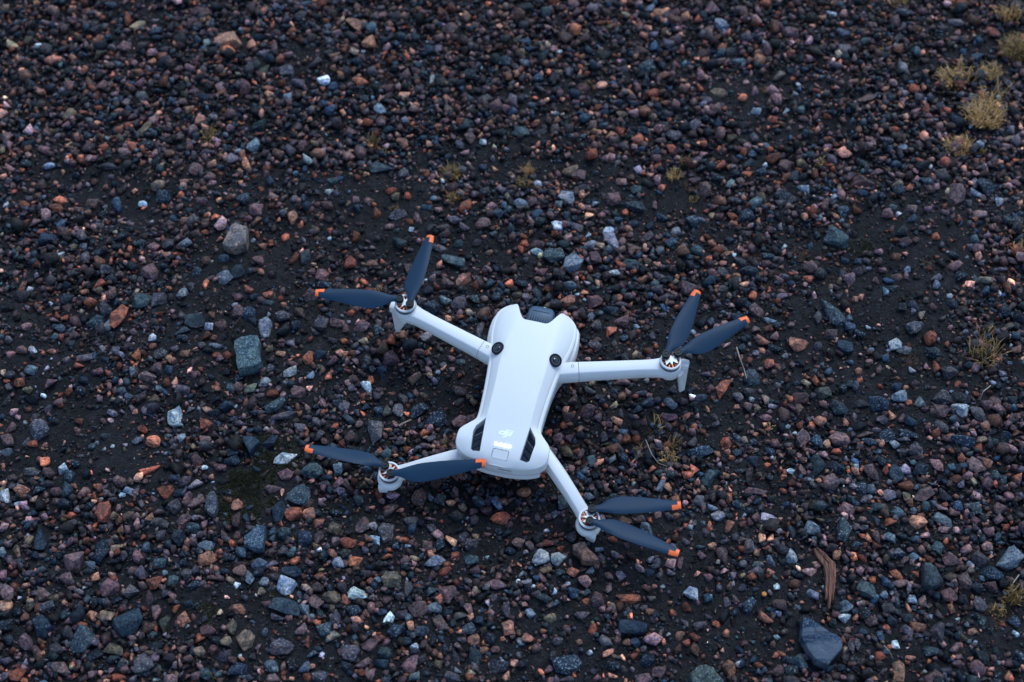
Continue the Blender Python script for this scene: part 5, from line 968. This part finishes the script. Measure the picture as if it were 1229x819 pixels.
bm = bmesh.new(); bevbox(bm, .0015, .0755, .0458, .0180, .0026, .0020, .0003); part('rear_gap', finish(bm, 'rear_gap', 40), M_BLACK, gc)
bm = bmesh.new(); lathe(bm, [(.0072, -.004), (.0072, .003), (.0060, .0040), (.0045, .0032)], n=32, M=Matrix.Rotation(R(-90), 4, 'X'))
lens = part('camera_lens', finish(bm, 'camera_lens', 40), M_LENS, gc); lens.location = (.0015, .0975, .030)

# --- arms, motors, legs, propellers
def arm_mesh(path):
    """path: (x, y, ztop, width, height)"""
    bm = bmesh.new(); rings = []
    for i, (x, y_, z, w_, h) in enumerate(path):
        a = path[max(i - 1, 0)]; b = path[min(i + 1, len(path) - 1)]
        d = Vector((b[0] - a[0], b[1] - a[1], 0)).normalized(); n = Vector((-d.y, d.x, 0))
        half = [(.0, -h), (.36, -h), (.46, -h * .86), (.5, -h * .62), (.497, -h * .42), (.475, -h * .30), (.36, -h * .07), (.325, -h * .02), (.28, 0)]
        ring = [Vector((x, y_, z)) + n * (u * w_) + Vector((0, 0, v)) for u, v in half]
        ring += [Vector((x, y_, z)) - n * (u * w_) + Vector((0, 0, v)) for u, v in reversed(half[1:])]
        rings.append(ring)
    loft(bm, rings)
    return finish(bm, 'arm', 32)

def blade(hub, tip, side, droop=0.0, pitch=14):
    """hub, tip in drone space; side +1 = broad edge to the left when looking out along the blade"""
    d = tip - hub; L = d.length; ex = Vector((d.x, d.y, 0)).normalized(); ey = Vector((-ex.y, ex.x, 0)) * side
    LEN = L
    broad = [(0, .0030), (.05, .0031), (.10, .0040), (.18, .0074), (.27, .0098), (.36, .0103), (.50, .0093), (.65, .0076), (.80, .0058), (.92, .0042), (1.0, .0030)]
    strt = [(0, .0028), (.05, .0028), (.10, .0030), (.18, .0042), (.27, .0054), (.36, .0060), (.50, .0060), (.65, .0056), (.80, .0049), (.92, .0042), (1.0, .0036)]
    def pt(t, u, zoff):
        p = R(interp([(0, 1), (.12, 5), (.35, pitch), (1, pitch * .45)], t))
        b, s = interp(broad, t), interp(strt, t)
        v = b * u if u > 0 else s * u
        z = hub.z + d.z * t + droop * t * t - math.sin(p) * v
        return Vector((hub.x + ex.x * LEN * t + ey.x * v * math.cos(p), hub.y + ex.y * LEN * t + ey.y * v * math.cos(p), z + zoff))
    def build(t0, t1, us, th, nt=26):
        bm = bmesh.new(); rings = []
        for k in range(nt + 1):
            t = t0 + (t1 - t0) * k / nt
            up = []; dn = []
            for u in us:
                cam_ = th * (1 - abs(u) ** 2.5) * .5
                up.append(pt(t, u, cam_ + .00012 + (1 - u * u) * .0006)); dn.append(pt(t, u, -cam_ - .00012 + (1 - u * u) * .0006))
            rings.append(up + dn[::-1])
        loft(bm, rings)
        return finish(bm, 'propeller_blade', 40)
    main = build(0.0, 1.0, (-1, -.8, -.5, -.2, .1, .4, .7, .9, 1), .0012)
    # orange tip mark: end strip plus a short run back along the straight edge
    e = build(.965, 1.003, (-1.04, -.6, 0, .6, 1.04), .0019, 3)
    s = build(.900, .970, (-1.05, -.8, -.5, -.15), .0021, 4)
    bm = bmesh.new(); bm.from_mesh(e); bm.from_mesh(s)
    mk = bpy.data.meshes.new('orange_tip'); bm.to_mesh(mk); bm.free()
    return main, mk

def motor(c, zr):
    """c: centre, zr: height of the top rim"""
    bm = bmesh.new()
    lathe(bm, [(.0083, zr - .0075), (.0086, zr - .0045), (.0086, zr - .0012), (.0074, zr - .0012), (.0072, zr - .0042)], c.x, c.y)
    m = part('motor', finish(bm, 'motor', 35), M_DMETAL)
    bm = bmesh.new()
    n = 48
    rings = []
    for r_, z in ((.0087, zr - .0018), (.0089, zr - .0006), (.0088, zr + .0002), (.0083, zr + .0005), (.0074, zr + .0004), (.0070, zr - .0004), (.0070, zr - .0016)):
        rings.append([(c.x + r_ * math.cos(2 * math.pi * k / n), c.y + r_ * math.sin(2 * math.pi * k / n), z) for k in range(n)])
    loft(bm, rings + [rings[0]], cap=False)
    bmesh.ops.remove_doubles(bm, verts=bm.verts, dist=1e-6)
    part('motor_rim', finish(bm, 'motor_rim', 40), M_WHITE, m)
    for k in range(12):
        a = 2 * math.pi * k / 12
        bm = bmesh.new()
        bevbox(bm, c.x + .0052 * math.cos(a), c.y + .0052 * math.sin(a), zr - .0014, .0034, .0015, .0016, .0003, rot=a)
        part('coil', finish(bm, 'coil', 40), M_COPPER, m)
    bm = bmesh.new()
    lathe(bm, [(.0030, zr - .003), (.0030, zr + .0002), (.0024, zr + .0006)], c.x, c.y, 24)
    part('motor_hub', finish(bm, 'motor_hub', 40), M_METAL, m)
    return m

def propeller(hubs, tips, c, zr, side, pz=(0, 0), pitch=(14, 14)):
    hp = [DL(*h, zr + .0035) for h in hubs]
    # clamp plate between the two hinges
    bm = bmesh.new()
    mid = (hp[0] + hp[1]) / 2
    d = (hp[1] - hp[0]).normalized(); n = Vector((-d.y, d.x, 0))
    q = []
    for u, v in ((-.9, .5), (-.25, .22), (0, .62), (.25, .22), (.9, .5), (.9, -.5), (.25, -.22), (0, -.62), (-.25, -.22), (-.9, -.5)):
        q.append(Vector((c.x, c.y, 0)) + (mid - c) * .35 * Vector((1, 1, 0)).length * 0 + d * (u * .0055) + n * (v * .0095))
    loft(bm, [[Vector((p.x, p.y, zr + .0006)) for p in q], [Vector((p.x, p.y, zr + .0016)) for p in q]])
    part('propeller_clamp', finish(bm, 'propeller_clamp', 30), M_METAL)
    for k in range(2):
        h = hp[k]
        t = DL(*tips[k], zr + .0035 + pz[k])
        me, mk = blade(h, t, side, pitch=pitch[k])
        b = part('propeller_blade', me, M_BLADE)
        part('orange_tip', mk, M_ORANGE, b)
        bm = bmesh.new()
        lathe(bm, [(.0034, zr + .0012), (.0036, zr + .0040), (.0033, zr + .0052), (.0023, zr + .0052), (.0021, zr + .0046), (.0014, zr + .0046), (.0012, zr + .0052)], h.x, h.y, 28)
        part('hinge_cap', finish(bm, 'hinge_cap', 35), M_BLACK, b)

ZF, ZR = .058, .026
mFL, mFR = DL(486.3, 364, ZF), DL(805, 432.5, ZF)
mRL, mRR = DL(467, 565.8, ZR), DL(707.3, 622, ZR)
def vec(o): return Vector((o.x, o.y, 0))
for sx, mc, start in ((-1, mFL, DL(585, 418, .052)), (1, mFR, DL(686, 441, .052))):
    mc, start = vec(mc), vec(start)
    d = (mc - start).normalized(); L = (mc - start).length
    zt = .0515
    # hinge block at the body
    hb = [start - d * .012, start + d * .001, start + d * .0058]
    part('arm_hinge', arm_mesh([(hb[0].x, hb[0].y, zt - .001, .0165, .0150), (hb[1].x, hb[1].y, zt, .0165, .0150), (hb[2].x, hb[2].y, zt, .0160, .0148)]), M_WHITE)
    bm = bmesh.new(); sp = start + d * .0005 + Vector((0, .0015, 0))
    lathe(bm, [(.0014, zt - .002), (.0014, zt + .0001), (.0010, zt + .0001), (.0008, zt - .0006)], sp.x, sp.y, 20)
    part('hinge_screw', finish(bm, 'hinge_screw', 40), M_SEAM)
    ap = []
    for t, w_, h in ((.0062 / L, .0160, .0148), (.25, .0152, .0142), (.5, .0146, .0138), (.72, .0142, .0134), (.85, .0150, .0130), (.93, .0176, .0125), (1.0, .0190, .0120)):
        p = start + d * (L * t)
        ap.append((p.x, p.y, zt + .0008 * t, w_, h))
    arm = part('front_arm', arm_mesh(ap), M_WHITE)
    bm = bmesh.new(); lathe(bm, [(.0085, ZF - .0195), (.0097, ZF - .0175), (.0099, ZF - .0060), (.0093, ZF - .0050), (.0086, ZF - .0052)], mc.x, mc.y)
    part('motor_seat', finish(bm, 'motor_seat', 35), M_WHITE, arm)
    motor(mc, ZF)
    # landing leg: a tapering fin from the motor seat down to the stones
    if sx < 0:
        A, B, C, D_ = DL(470, 368.5, .046), DL(487, 388, .042), DL(475.5, 399, .002), DL(479.5, 398, .002)
    else:
        A, B, C, D_ = DL(814, 452, .042), DL(826, 436, .048), DL(815, 470, .002), DL(821, 467, .002)
    bm = bmesh.new(); rings = []
    for k in range(9):
        t = k / 8
        a = A.lerp(C, t); b = B.lerp(D_, t)
        dd = (b - a); nn = Vector((-dd.y, dd.x, 0)).normalized() * .0016 * (1 - .25 * t)
        rings.append([a - nn * .6, a + nn * .6, a.lerp(b, .15) + nn, a.lerp(b, .85) + nn, b + nn * .6, b - nn * .6, a.lerp(b, .85) - nn, a.lerp(b, .15) - nn])
    loft(bm, rings)
    part('landing_leg', finish(bm, 'landing_leg', 50), M_WHITE, arm)
    # small lug that joins leg and seat
    bm = bmesh.new(); o_ = (A if sx < 0 else B)
    bevbox(bm, (o_.x * .8 + mc.x * .2), (o_.y * .8 + mc.y * .2), ZF - .012, .008, .008, .009, .002)
    part('leg_lug', finish(bm, 'leg_lug', 40), M_WHITE, arm)

for sx, mc, start in ((-1, mRL, DL(560, 543, .033)), (1, mRR, DL(664, 557, .033))):
    mc, start = vec(mc), vec(start)
    d = (mc - start).normalized(); L = (mc - start).length
    ap = []
    for t, w_, h, z in ((-.25, .0125, .0130, .0350), (0, .0130, .0135, .0345), (.2, .0128, .0130, .0335), (.5, .0120, .0120, .0305), (.75, .0116, .0110, .0265), (.9, .0130, .0100, .0235), (1, .0150, .0090, .0205)):
        p = start + d * (L * t)
        ap.append((p.x, p.y, z, w_, h))
    arm = part('rear_arm', arm_mesh(ap), M_WHITE)
    bm = bmesh.new(); lathe(bm, [(.0080, ZR - .0165), (.0105, ZR - .0160), (.0108, ZR - .0125), (.0100, ZR - .0105), (.0088, ZR - .0095), (.0088, ZR - .0066)], mc.x, mc.y)
    part('motor_seat', finish(bm, 'motor_seat', 35), M_WHITE, arm)
    motor(mc, ZR)
    bm = bmesh.new(); q = mc + Vector((.004 * sx, -.0085, 0))
    bevbox(bm, q.x, q.y, ZR - .0175, .0080, .0050, .0100, .0015, rot=R(-15 * sx))
    part('rear_foot', finish(bm, 'rear_foot', 40), M_WHITE, arm)

propeller([(479.6, 358.5), (491.8, 365)], [(378.9, 352), (516.3, 283.5)], vec(mFL), ZF, 1, (.000, .002))
propeller([(799.5, 425.6), (813.9, 423.6)], [(837.5, 350), (897.8, 383.5)], vec(mFR), ZF, -1, (.002, .0))
propeller([(462.2, 558.2), (468.9, 568.1)], [(367.3, 537.5), (578.2, 556.2)], vec(mRL), ZR, -1, (.004, .021), (24, 8))
propeller([(710.5, 611.1), (708, 625.1)], [(816.6, 606), (814.5, 664)], vec(mRR), ZR, 1, (.003, .0), (6, 14))

# ------------------------------------------------------------------ wood splinter
def wood():
    m, nt, b = newmat('weathered_wood', (0.2, 0.1, 0.08), 0.7)
    N, Lk = nt.nodes, nt.links
    tc = N.new('ShaderNodeTexCoord'); mp = N.new('ShaderNodeMapping'); mp.inputs['Scale'].default_value = (900, 40, 500)
    n = N.new('ShaderNodeTexNoise'); n.inputs['Scale'].default_value = 1; n.inputs['Detail'].default_value = 6
    Lk.new(tc.outputs['Object'], mp.inputs['Vector']); Lk.new(mp.outputs['Vector'], n.inputs['Vector'])
    cr = N.new('ShaderNodeValToRGB')
    cr.color_ramp.elements[0].position = .35; cr.color_ramp.elements[0].color = (.06, .026, .018, 1)
    cr.color_ramp.elements[1].position = .65; cr.color_ramp.elements[1].color = (.30, .12, .07, 1)
    Lk.new(n.outputs['Fac'], cr.inputs['Fac']); Lk.new(cr.outputs['Color'], b.inputs['Base Color'])
    bp = N.new('ShaderNodeBump'); bp.inputs['Distance'].default_value = .001; Lk.new(n.outputs['Fac'], bp.inputs['Height']); Lk.new(bp.outputs['Normal'], b.inputs['Normal'])
    return m
M_WOOD = wood()
base = at(995, 700)
wd = bpy.data.objects.new('wood_splinter', None); COL.objects.link(wd)
wd.location = (base.x, base.y, float(hgt(base.x, base.y))); wd.empty_display_size = .02
tag(wd, 'bent reddish brown splinter of wood lying beside a dark blue stone', 'wood splinter')
SPL = [  # strands: centre lines in photo px with widths in px and heights
 ([(978.0, 657), (985, 666), (992.5, 676), (994.5, 690), (993.5, 706), (993, 718)], (2, 7, 7.5, 4.5, 4, 2.5), .0060),
 ([(981.0, 655.5), (989, 663), (998, 673), (998.5, 690), (997.5, 708), (996.0, 729)], (1.5, 5, 5, 4.2, 4, 1.8), .0078),
 ([(985, 659), (994, 668), (1002, 676), (1002.3, 690), (1001, 706), (1000, 719)], (1, 3.5, 4, 3.8, 3.4, 2), .0068)]
for line, wds, hz in SPL:
    bm = bmesh.new(); rings = []
    m = ppm(995, 690)
    P = [at(x, y_, hz) - base for x, y_ in line]
    PP = []; WW = []
    for i in range(len(P) - 1):
        for k in range(3):
            PP.append(P[i].lerp(P[i + 1], k / 3)); WW.append(wds[i] + (wds[i + 1] - wds[i]) * k / 3)
    PP.append(P[-1]); WW.append(wds[-1])
    for i, p in enumerate(PP):
        a, b_ = PP[max(i - 1, 0)], PP[min(i + 1, len(PP) - 1)]
        dd = (b_ - a); nn = Vector((-dd.y, dd.x, 0)).normalized()
        hw = WW[i] / m / 2
        j1, j2 = rs.uniform(-.0002, .0002), rs.uniform(-.0003, .0003)
        rings.append([Vector((p.x, p.y, 0)) + nn * hw + Vector((0, 0, .001)), Vector((p.x, p.y, 0)) + nn * (hw * .9) + Vector((0, 0, hz - .001 + j1)),
                      Vector((p.x, p.y, 0)) + nn * (hw * .2) + Vector((0, 0, hz + j2)), Vector((p.x, p.y, 0)) - nn * (hw * .8) + Vector((0, 0, hz - .0012 + j1)),
                      Vector((p.x, p.y, 0)) - nn * hw + Vector((0, 0, .001))])
    loft(bm, rings)
    link('wood_strand', finish(bm, 'wood_strand', 35), M_WOOD, wd)

# ------------------------------------------------------------------ grass, moss, stalks
def grassmat(name, c0, c1):
    m, nt, b = newmat(name, c0, 0.6)
    N, Lk = nt.nodes, nt.links
    g = N.new('ShaderNodeNewGeometry')
    mx = N.new('ShaderNodeMix'); mx.data_type = 'RGBA'; mx.inputs['A'].default_value = (*c0, 1); mx.inputs['B'].default_value = (*c1, 1)
    Lk.new(g.outputs['Random Per Island'], mx.inputs['Factor']); Lk.new(mx.outputs['Result'], b.inputs['Base Color'])
    b.inputs['Subsurface Weight'].default_value = 0.0
    return m
M_DRY = grassmat('dry_grass', (.22, .115, .035), (.72, .42, .15))
M_OLV = grassmat('olive_grass', (.10, .058, .016), (.38, .22, .065))
M_MOSS = grassmat('moss', (.004, .005, .001), (.028, .026, .003))
M_RUST = grassmat('dead_moss', (.03, .012, .006), (.08, .035, .012))
M_STALK = grassmat('pale_stalk', (.30, .22, .16), (.34, .26, .2))

def tuft(px, py, r_px, n, hgt_mm, mat, label, seed, lean=(0, 0), wid=.00095, cat='grass', elong=None):
    rr = random.Random(seed)
    c = at(px, py, .003); m = ppm(px, py); rad = r_px / m
    V, F = [], []
    zb = float(hgt(c.x, c.y))
    for k in range(n):
        a = rr.uniform(0, 2 * math.pi)
        ro = rad * .62 * math.sqrt(rr.random())
        b0 = Vector((math.cos(a) * ro, math.sin(a) * ro * .8, 0))
        a2 = a + rr.gauss(0, 1.1)
        out = Vector((math.cos(a2), math.sin(a2), 0)) * rad * rr.uniform(.12, .62) + Vector((lean[0], lean[1], 0)) * rad * rr.uniform(.3, 1)
        h = hgt_mm / 1000 * rr.uniform(.4, 1)
        wdt = wid * rr.uniform(.6, 1.4)
        sdir = Vector((-out.y, out.x, 0)).normalized()
        i0 = len(V)
        curl = Vector((rr.uniform(-1, 1), rr.uniform(-1, 1), 0)) * rad * .28
        for s in range(5):
            t = s / 4
            p = b0 + out * t ** 1.3 + curl * math.sin(t * 3.1) + Vector((0, 0, h * (1 - (1 - t) ** 2) * (1 - .35 * t * t)))
            ww = wdt * (1 - t * .88) / 2
            V += [p + sdir * ww, p - sdir * ww + Vector((0, 0, ww * .9))]
        for s in range(4):
            q = i0 + s * 2
            F.append((q, q + 1, q + 3, q + 2))
    me = mesh_from('grass_tuft', V, F)
    o = link('grass_tuft', me, mat)
    o.location = (c.x, c.y, zb)
    tag(o, label, cat, 'dry grass tufts in the gravel')
    return o
TUFTS = [
 (251, 162, 15, 45, 16, 'O', 'small yellow green grass tuft with upright blades at the upper left'),
 (264, 183, 7, 14, 8, 'O', 'tiny yellow grass sprig just under the upper left tuft'),
 (446, 166, 13, 30, 16, 'O', 'sparse yellow grass tuft beside pink stones, upper middle left'),
 (458, 176, 9, 18, 8, 'O', 'low ochre grass sprig right of the sparse yellow tuft'),
 (472, 242, 8, 18, 6, 'O', 'tiny ochre sprig above a mauve stone, above the drone’s left side'),
 (541, 205, 17, 95, 10, 'O', 'mossy ochre grass tuft beside a whitish stone above the drone'),
 (545, 232, 11, 50, 8, 'O', 'low ochre grass tuft just below the mossy tuft above the drone'),
 (633, 202, 11, 40, 14, 'D', 'pale spiky grass tuft on the bare strip above the drone'),
 (628, 215, 12, 50, 8, 'O', 'brownish low grass clump at the foot of the spiky tuft above the drone'),
 (810, 208, 12, 40, 14, 'D', 'pale grass tuft above the upper right propeller'),
 (823, 190, 10, 30, 12, 'O', 'olive grass tuft above and right of the pale tuft over the upper right propeller'),
 (834, 234, 8, 20, 9, 'O', 'tiny olive sprig right above the upper right propeller tip'),
 (730, 37, 0, 0, 0, '', ''),
 (706, 96, 7, 16, 8, 'O', 'tiny green yellow sprig among dense pebbles near the top middle'),
 (918, 107, 7, 14, 9, 'O', 'thin yellow green sprig among pebbles near the top, right of middle'),
 (983, 197, 9, 14, 14, 'D', 'few pale looping blades standing above dark dead moss, upper right'),
 (1060, 67, 11, 60, 7, 'O', 'low olive moss cushion near a red pebble, upper right'),
 (1080, 3, 16, 70, 10, 'O', 'olive grass cut by the top edge, left of the other one'),
 (1150, 3, 17, 70, 12, 'O', 'olive grass cut by the top edge near the right corner'),
 (1142, 97, 22, 120, 12, 'D', 'dense beige grass tuft lying flat, left of the taller blades at the right'),
 (1160, 92, 21, 26, 34, 'D', 'tuft of long pale blades spreading up between two beige tufts at the right'),
 (1189, 88, 18, 80, 16, 'D', 'beige grass tuft below the olive tuft near the right edge'),
 (1212, 20, 20, 60, 24, 'D', 'pale grass tuft with stiff blades in the top right corner'),
 (1220, 62, 26, 170, 22, 'O', 'big olive grass tuft cut by the right edge near the top'),
 (1181, 141, 29, 260, 20, 'D', 'largest dry grass tuft, beige, near the right edge'),
 (1192, 122, 30, 26, 36, 'D', 'long stiff straw blades fanning out above the largest dry tuft'),
 (1151, 177, 20, 170, 14, 'D', 'round tan grass tuft below and left of the largest dry tuft'),
 (1180, 182, 7, 18, 8, 'O', 'tiny olive sprig right of the round tan tuft'),
 (1224, 302, 13, 40, 18, 'D', 'straw tuft at the right edge with pale blades pointing left'),
 (1224, 276, 10, 30, 14, 'O', 'olive sprig cut by the right edge above the straw tuft'),
 (1182, 428, 30, 70, 26, 'O', 'wiry open grass tuft with curling blades near the right edge, middle'),
 (1178, 402, 14, 10, 26, 'D', 'pale straight stems rising from the wiry tuft at the right'),
 (788, 508, 17, 14, 16, 'D', 'sprawling straw blades right of the drone body'),
 (803, 548, 14, 70, 9, 'D', 'matted straw coloured grass clump right of the drone’s rear'),
 (772, 540, 16, 28, 12, 'O', 'thin wiry grass left of the matted clump right of the drone'),
 (810, 530, 12, 30, 12, 'O', 'small wiry grass above the matted clump right of the drone'),
 (1214, 718, 18, 60, 20, 'O', 'wiry olive grass tuft at the right edge near the bottom'),
 (1197, 736, 14, 36, 10, 'O', 'low dead grass left of the wiry tuft at the bottom right'),
 (255, 813, 6, 9, 8, 'O', 'tiny green sprig at the bottom edge, left of middle'),
 (529, 37, 8, 16, 8, 'O', 'tiny yellow green sprig near the top left of middle'),
 (926, 509, 8, 12, 6, 'D', 'tiny straw sprig beside a small white pebble, right of the drone'),
 (455, 343, 8, 9, 12, 'D', 'few straw blades behind the upper left propeller hub'),
]
for i, (px, py, r_, n, h, k, lab) in enumerate(TUFTS):
    if n: tuft(px, py, r_, n, h, M_DRY if k == 'D' else M_OLV, lab, 100 + i, lean=(0.0, .25))

def moss(patches, mat, name, label, seed, h=.0042):
    rr = random.Random(seed); V, F = [], []
    for px, py, rx, ry, n in patches:
        m = ppm(px, py)
        for _ in range(n):
            a, q = rr.uniform(0, 6.283), math.sqrt(rr.random())
            x_, y_ = px + math.cos(a) * q * rx, py + math.sin(a) * q * ry
            if mnoise.noise(Vector((x_ * .09, y_ * .09, seed))) < -.12: continue
            p = at(x_, y_, 0); j, i_ = int((p.x - OX0) / OC), int((p.y - OY0) / OC)
            z = float(hgt(p.x, p.y))
            d = Vector((rr.gauss(0, 1), rr.gauss(0, 1), abs(rr.gauss(.8, .6)))).normalized() * rr.uniform(.5, 1) * h
            s = Vector((-d.y, d.x, 0)); s = (s.normalized() if s.length > 1e-9 else Vector((1, 0, 0))) * .00035
            b0 = Vector((p.x, p.y, z)); k = len(V)
            V += [b0 + s, b0 - s, b0 + d * .6 + s * .8, b0 + d * .6 - s * .8, b0 + d]
            F += [(k, k + 1, k + 3, k + 2), (k + 2, k + 3, k + 4)]
    o = link(name, mesh_from(name, V, F), mat)
    tag(o, label, 'moss', kind='stuff')
moss([(302, 577, 28, 20, 4200), (290, 600, 38, 30, 8500), (330, 560, 30, 16, 3600), (318, 535, 22, 12, 1400), (345, 535, 14, 12, 700), (352, 566, 12, 10, 600),
      (372, 545, 16, 8, 700), (475, 536, 14, 12, 900), (282, 436, 5, 6, 260), (322, 446, 6, 5, 260), (491, 752, 6, 5, 260), (248, 738, 12, 14, 700), (330, 713, 5, 4, 150),
      (560, 815, 6, 5, 200), (520, 782, 14, 8, 300), (540, 202, 14, 9, 700), (1030, 298, 18, 10, 900), (842, 527, 8, 6, 260), (1000, 300, 14, 10, 500), (470, 14, 8, 5, 150), (413, 420, 12, 6, 250)],
     M_MOSS, 'moss', 'dark green moss growing between the stones', 4)
moss([(1010, 216, 40, 14, 2200), (1012, 236, 24, 14, 1200), (934, 336, 16, 12, 900), (905, 300, 14, 18, 900), (962, 302, 12, 10, 500), (995, 320, 26, 16, 1100), (832, 218, 10, 8, 400),
      (1108, 320, 12, 8, 400), (790, 525, 30, 22, 1300), (1200, 740, 22, 16, 900), (1090, 432, 12, 10, 400), (685, 540, 12, 10, 500), (1200, 330, 14, 20, 500)],
     M_RUST, 'dead_moss', 'brown withered moss lying in dark patches between the stones', 9, .0028)

def stalk(pts, w_px, label, name='grass_stalk', mat=M_STALK):
    c0 = at(pts[0][0], pts[0][1], .006); P = [at(x, y_, .006 + .004 * math.sin(i * 2)) - c0 for i, (x, y_) in enumerate(pts)]
    m = ppm(*pts[0]); bm = bmesh.new(); rings = []
    PP = []
    for i in range(len(P) - 1):
        for k in range(4): PP.append(P[i].lerp(P[i + 1], k / 4))
    PP.append(P[-1])
    for i, p in enumerate(PP):
        a, b_ = PP[max(i - 1, 0)], PP[min(i + 1, len(PP) - 1)]
        d = (b_ - a).normalized(); n = Vector((-d.y, d.x, 0)).normalized(); u = d.cross(n)
        r_ = w_px / m / 2 * (1 - .5 * i / len(PP))
        rings.append([p + n * (r_ * math.cos(q * 1.2566)) + u * (r_ * math.sin(q * 1.2566)) for q in range(5)])
    loft(bm, rings)
    o = link(name, finish(bm, name, 60), mat)
    o.location = c0
    tag(o, label, 'stalk', 'thin dry stalks on the gravel')
stalk([(884, 417), (888, 430), (893, 443), (896, 454)], 1.7, 'thin straight dry stalk beside a teal stone right of the drone')
stalk([(1061, 775), (1067, 781), (1072, 791)], 1.2, 'short pale dry stalk near the bottom right, above a two coloured stone')
stalk([(1223, 690), (1216, 700), (1213, 710)], 1.3, 'pale dry stalk sticking out of the wiry tuft at the bottom right')
stalk([(775, 528), (782, 545), (790, 556), (801, 560)], 1.2, 'curved wiry stalk in front of the matted grass right of the drone')
stalk([(479, 511), (486, 507), (493, 504)], 2.6, 'short thick pale stalk near the moss left of the drone', mat=M_STALK)
stalk([(1189, 463), (1180, 470), (1176, 480)], 1.3, 'hooked thin stalk below the wiry tuft at the right edge')

# orange berry-like speck
c = at(917.6, 712.3, .002)
bm = bmesh.new(); lathe(bm, [(.0004, -.0014), (.0018, -.0010), (.0021, .0002), (.0017, .0012), (.0010, .0015), (.0007, .0009)], n=14)
o = link('orange_crumb', finish(bm, 'orange_crumb', 60), plastic('orange_crumb', (.85, .33, .08), .6, .3, 900, var=.4))
o.location = (c.x, c.y, float(hgt(c.x, c.y)) + .0025)
tag(o, 'tiny bright orange round crumb on bare dirt, left of the wood splinter', 'crumb')
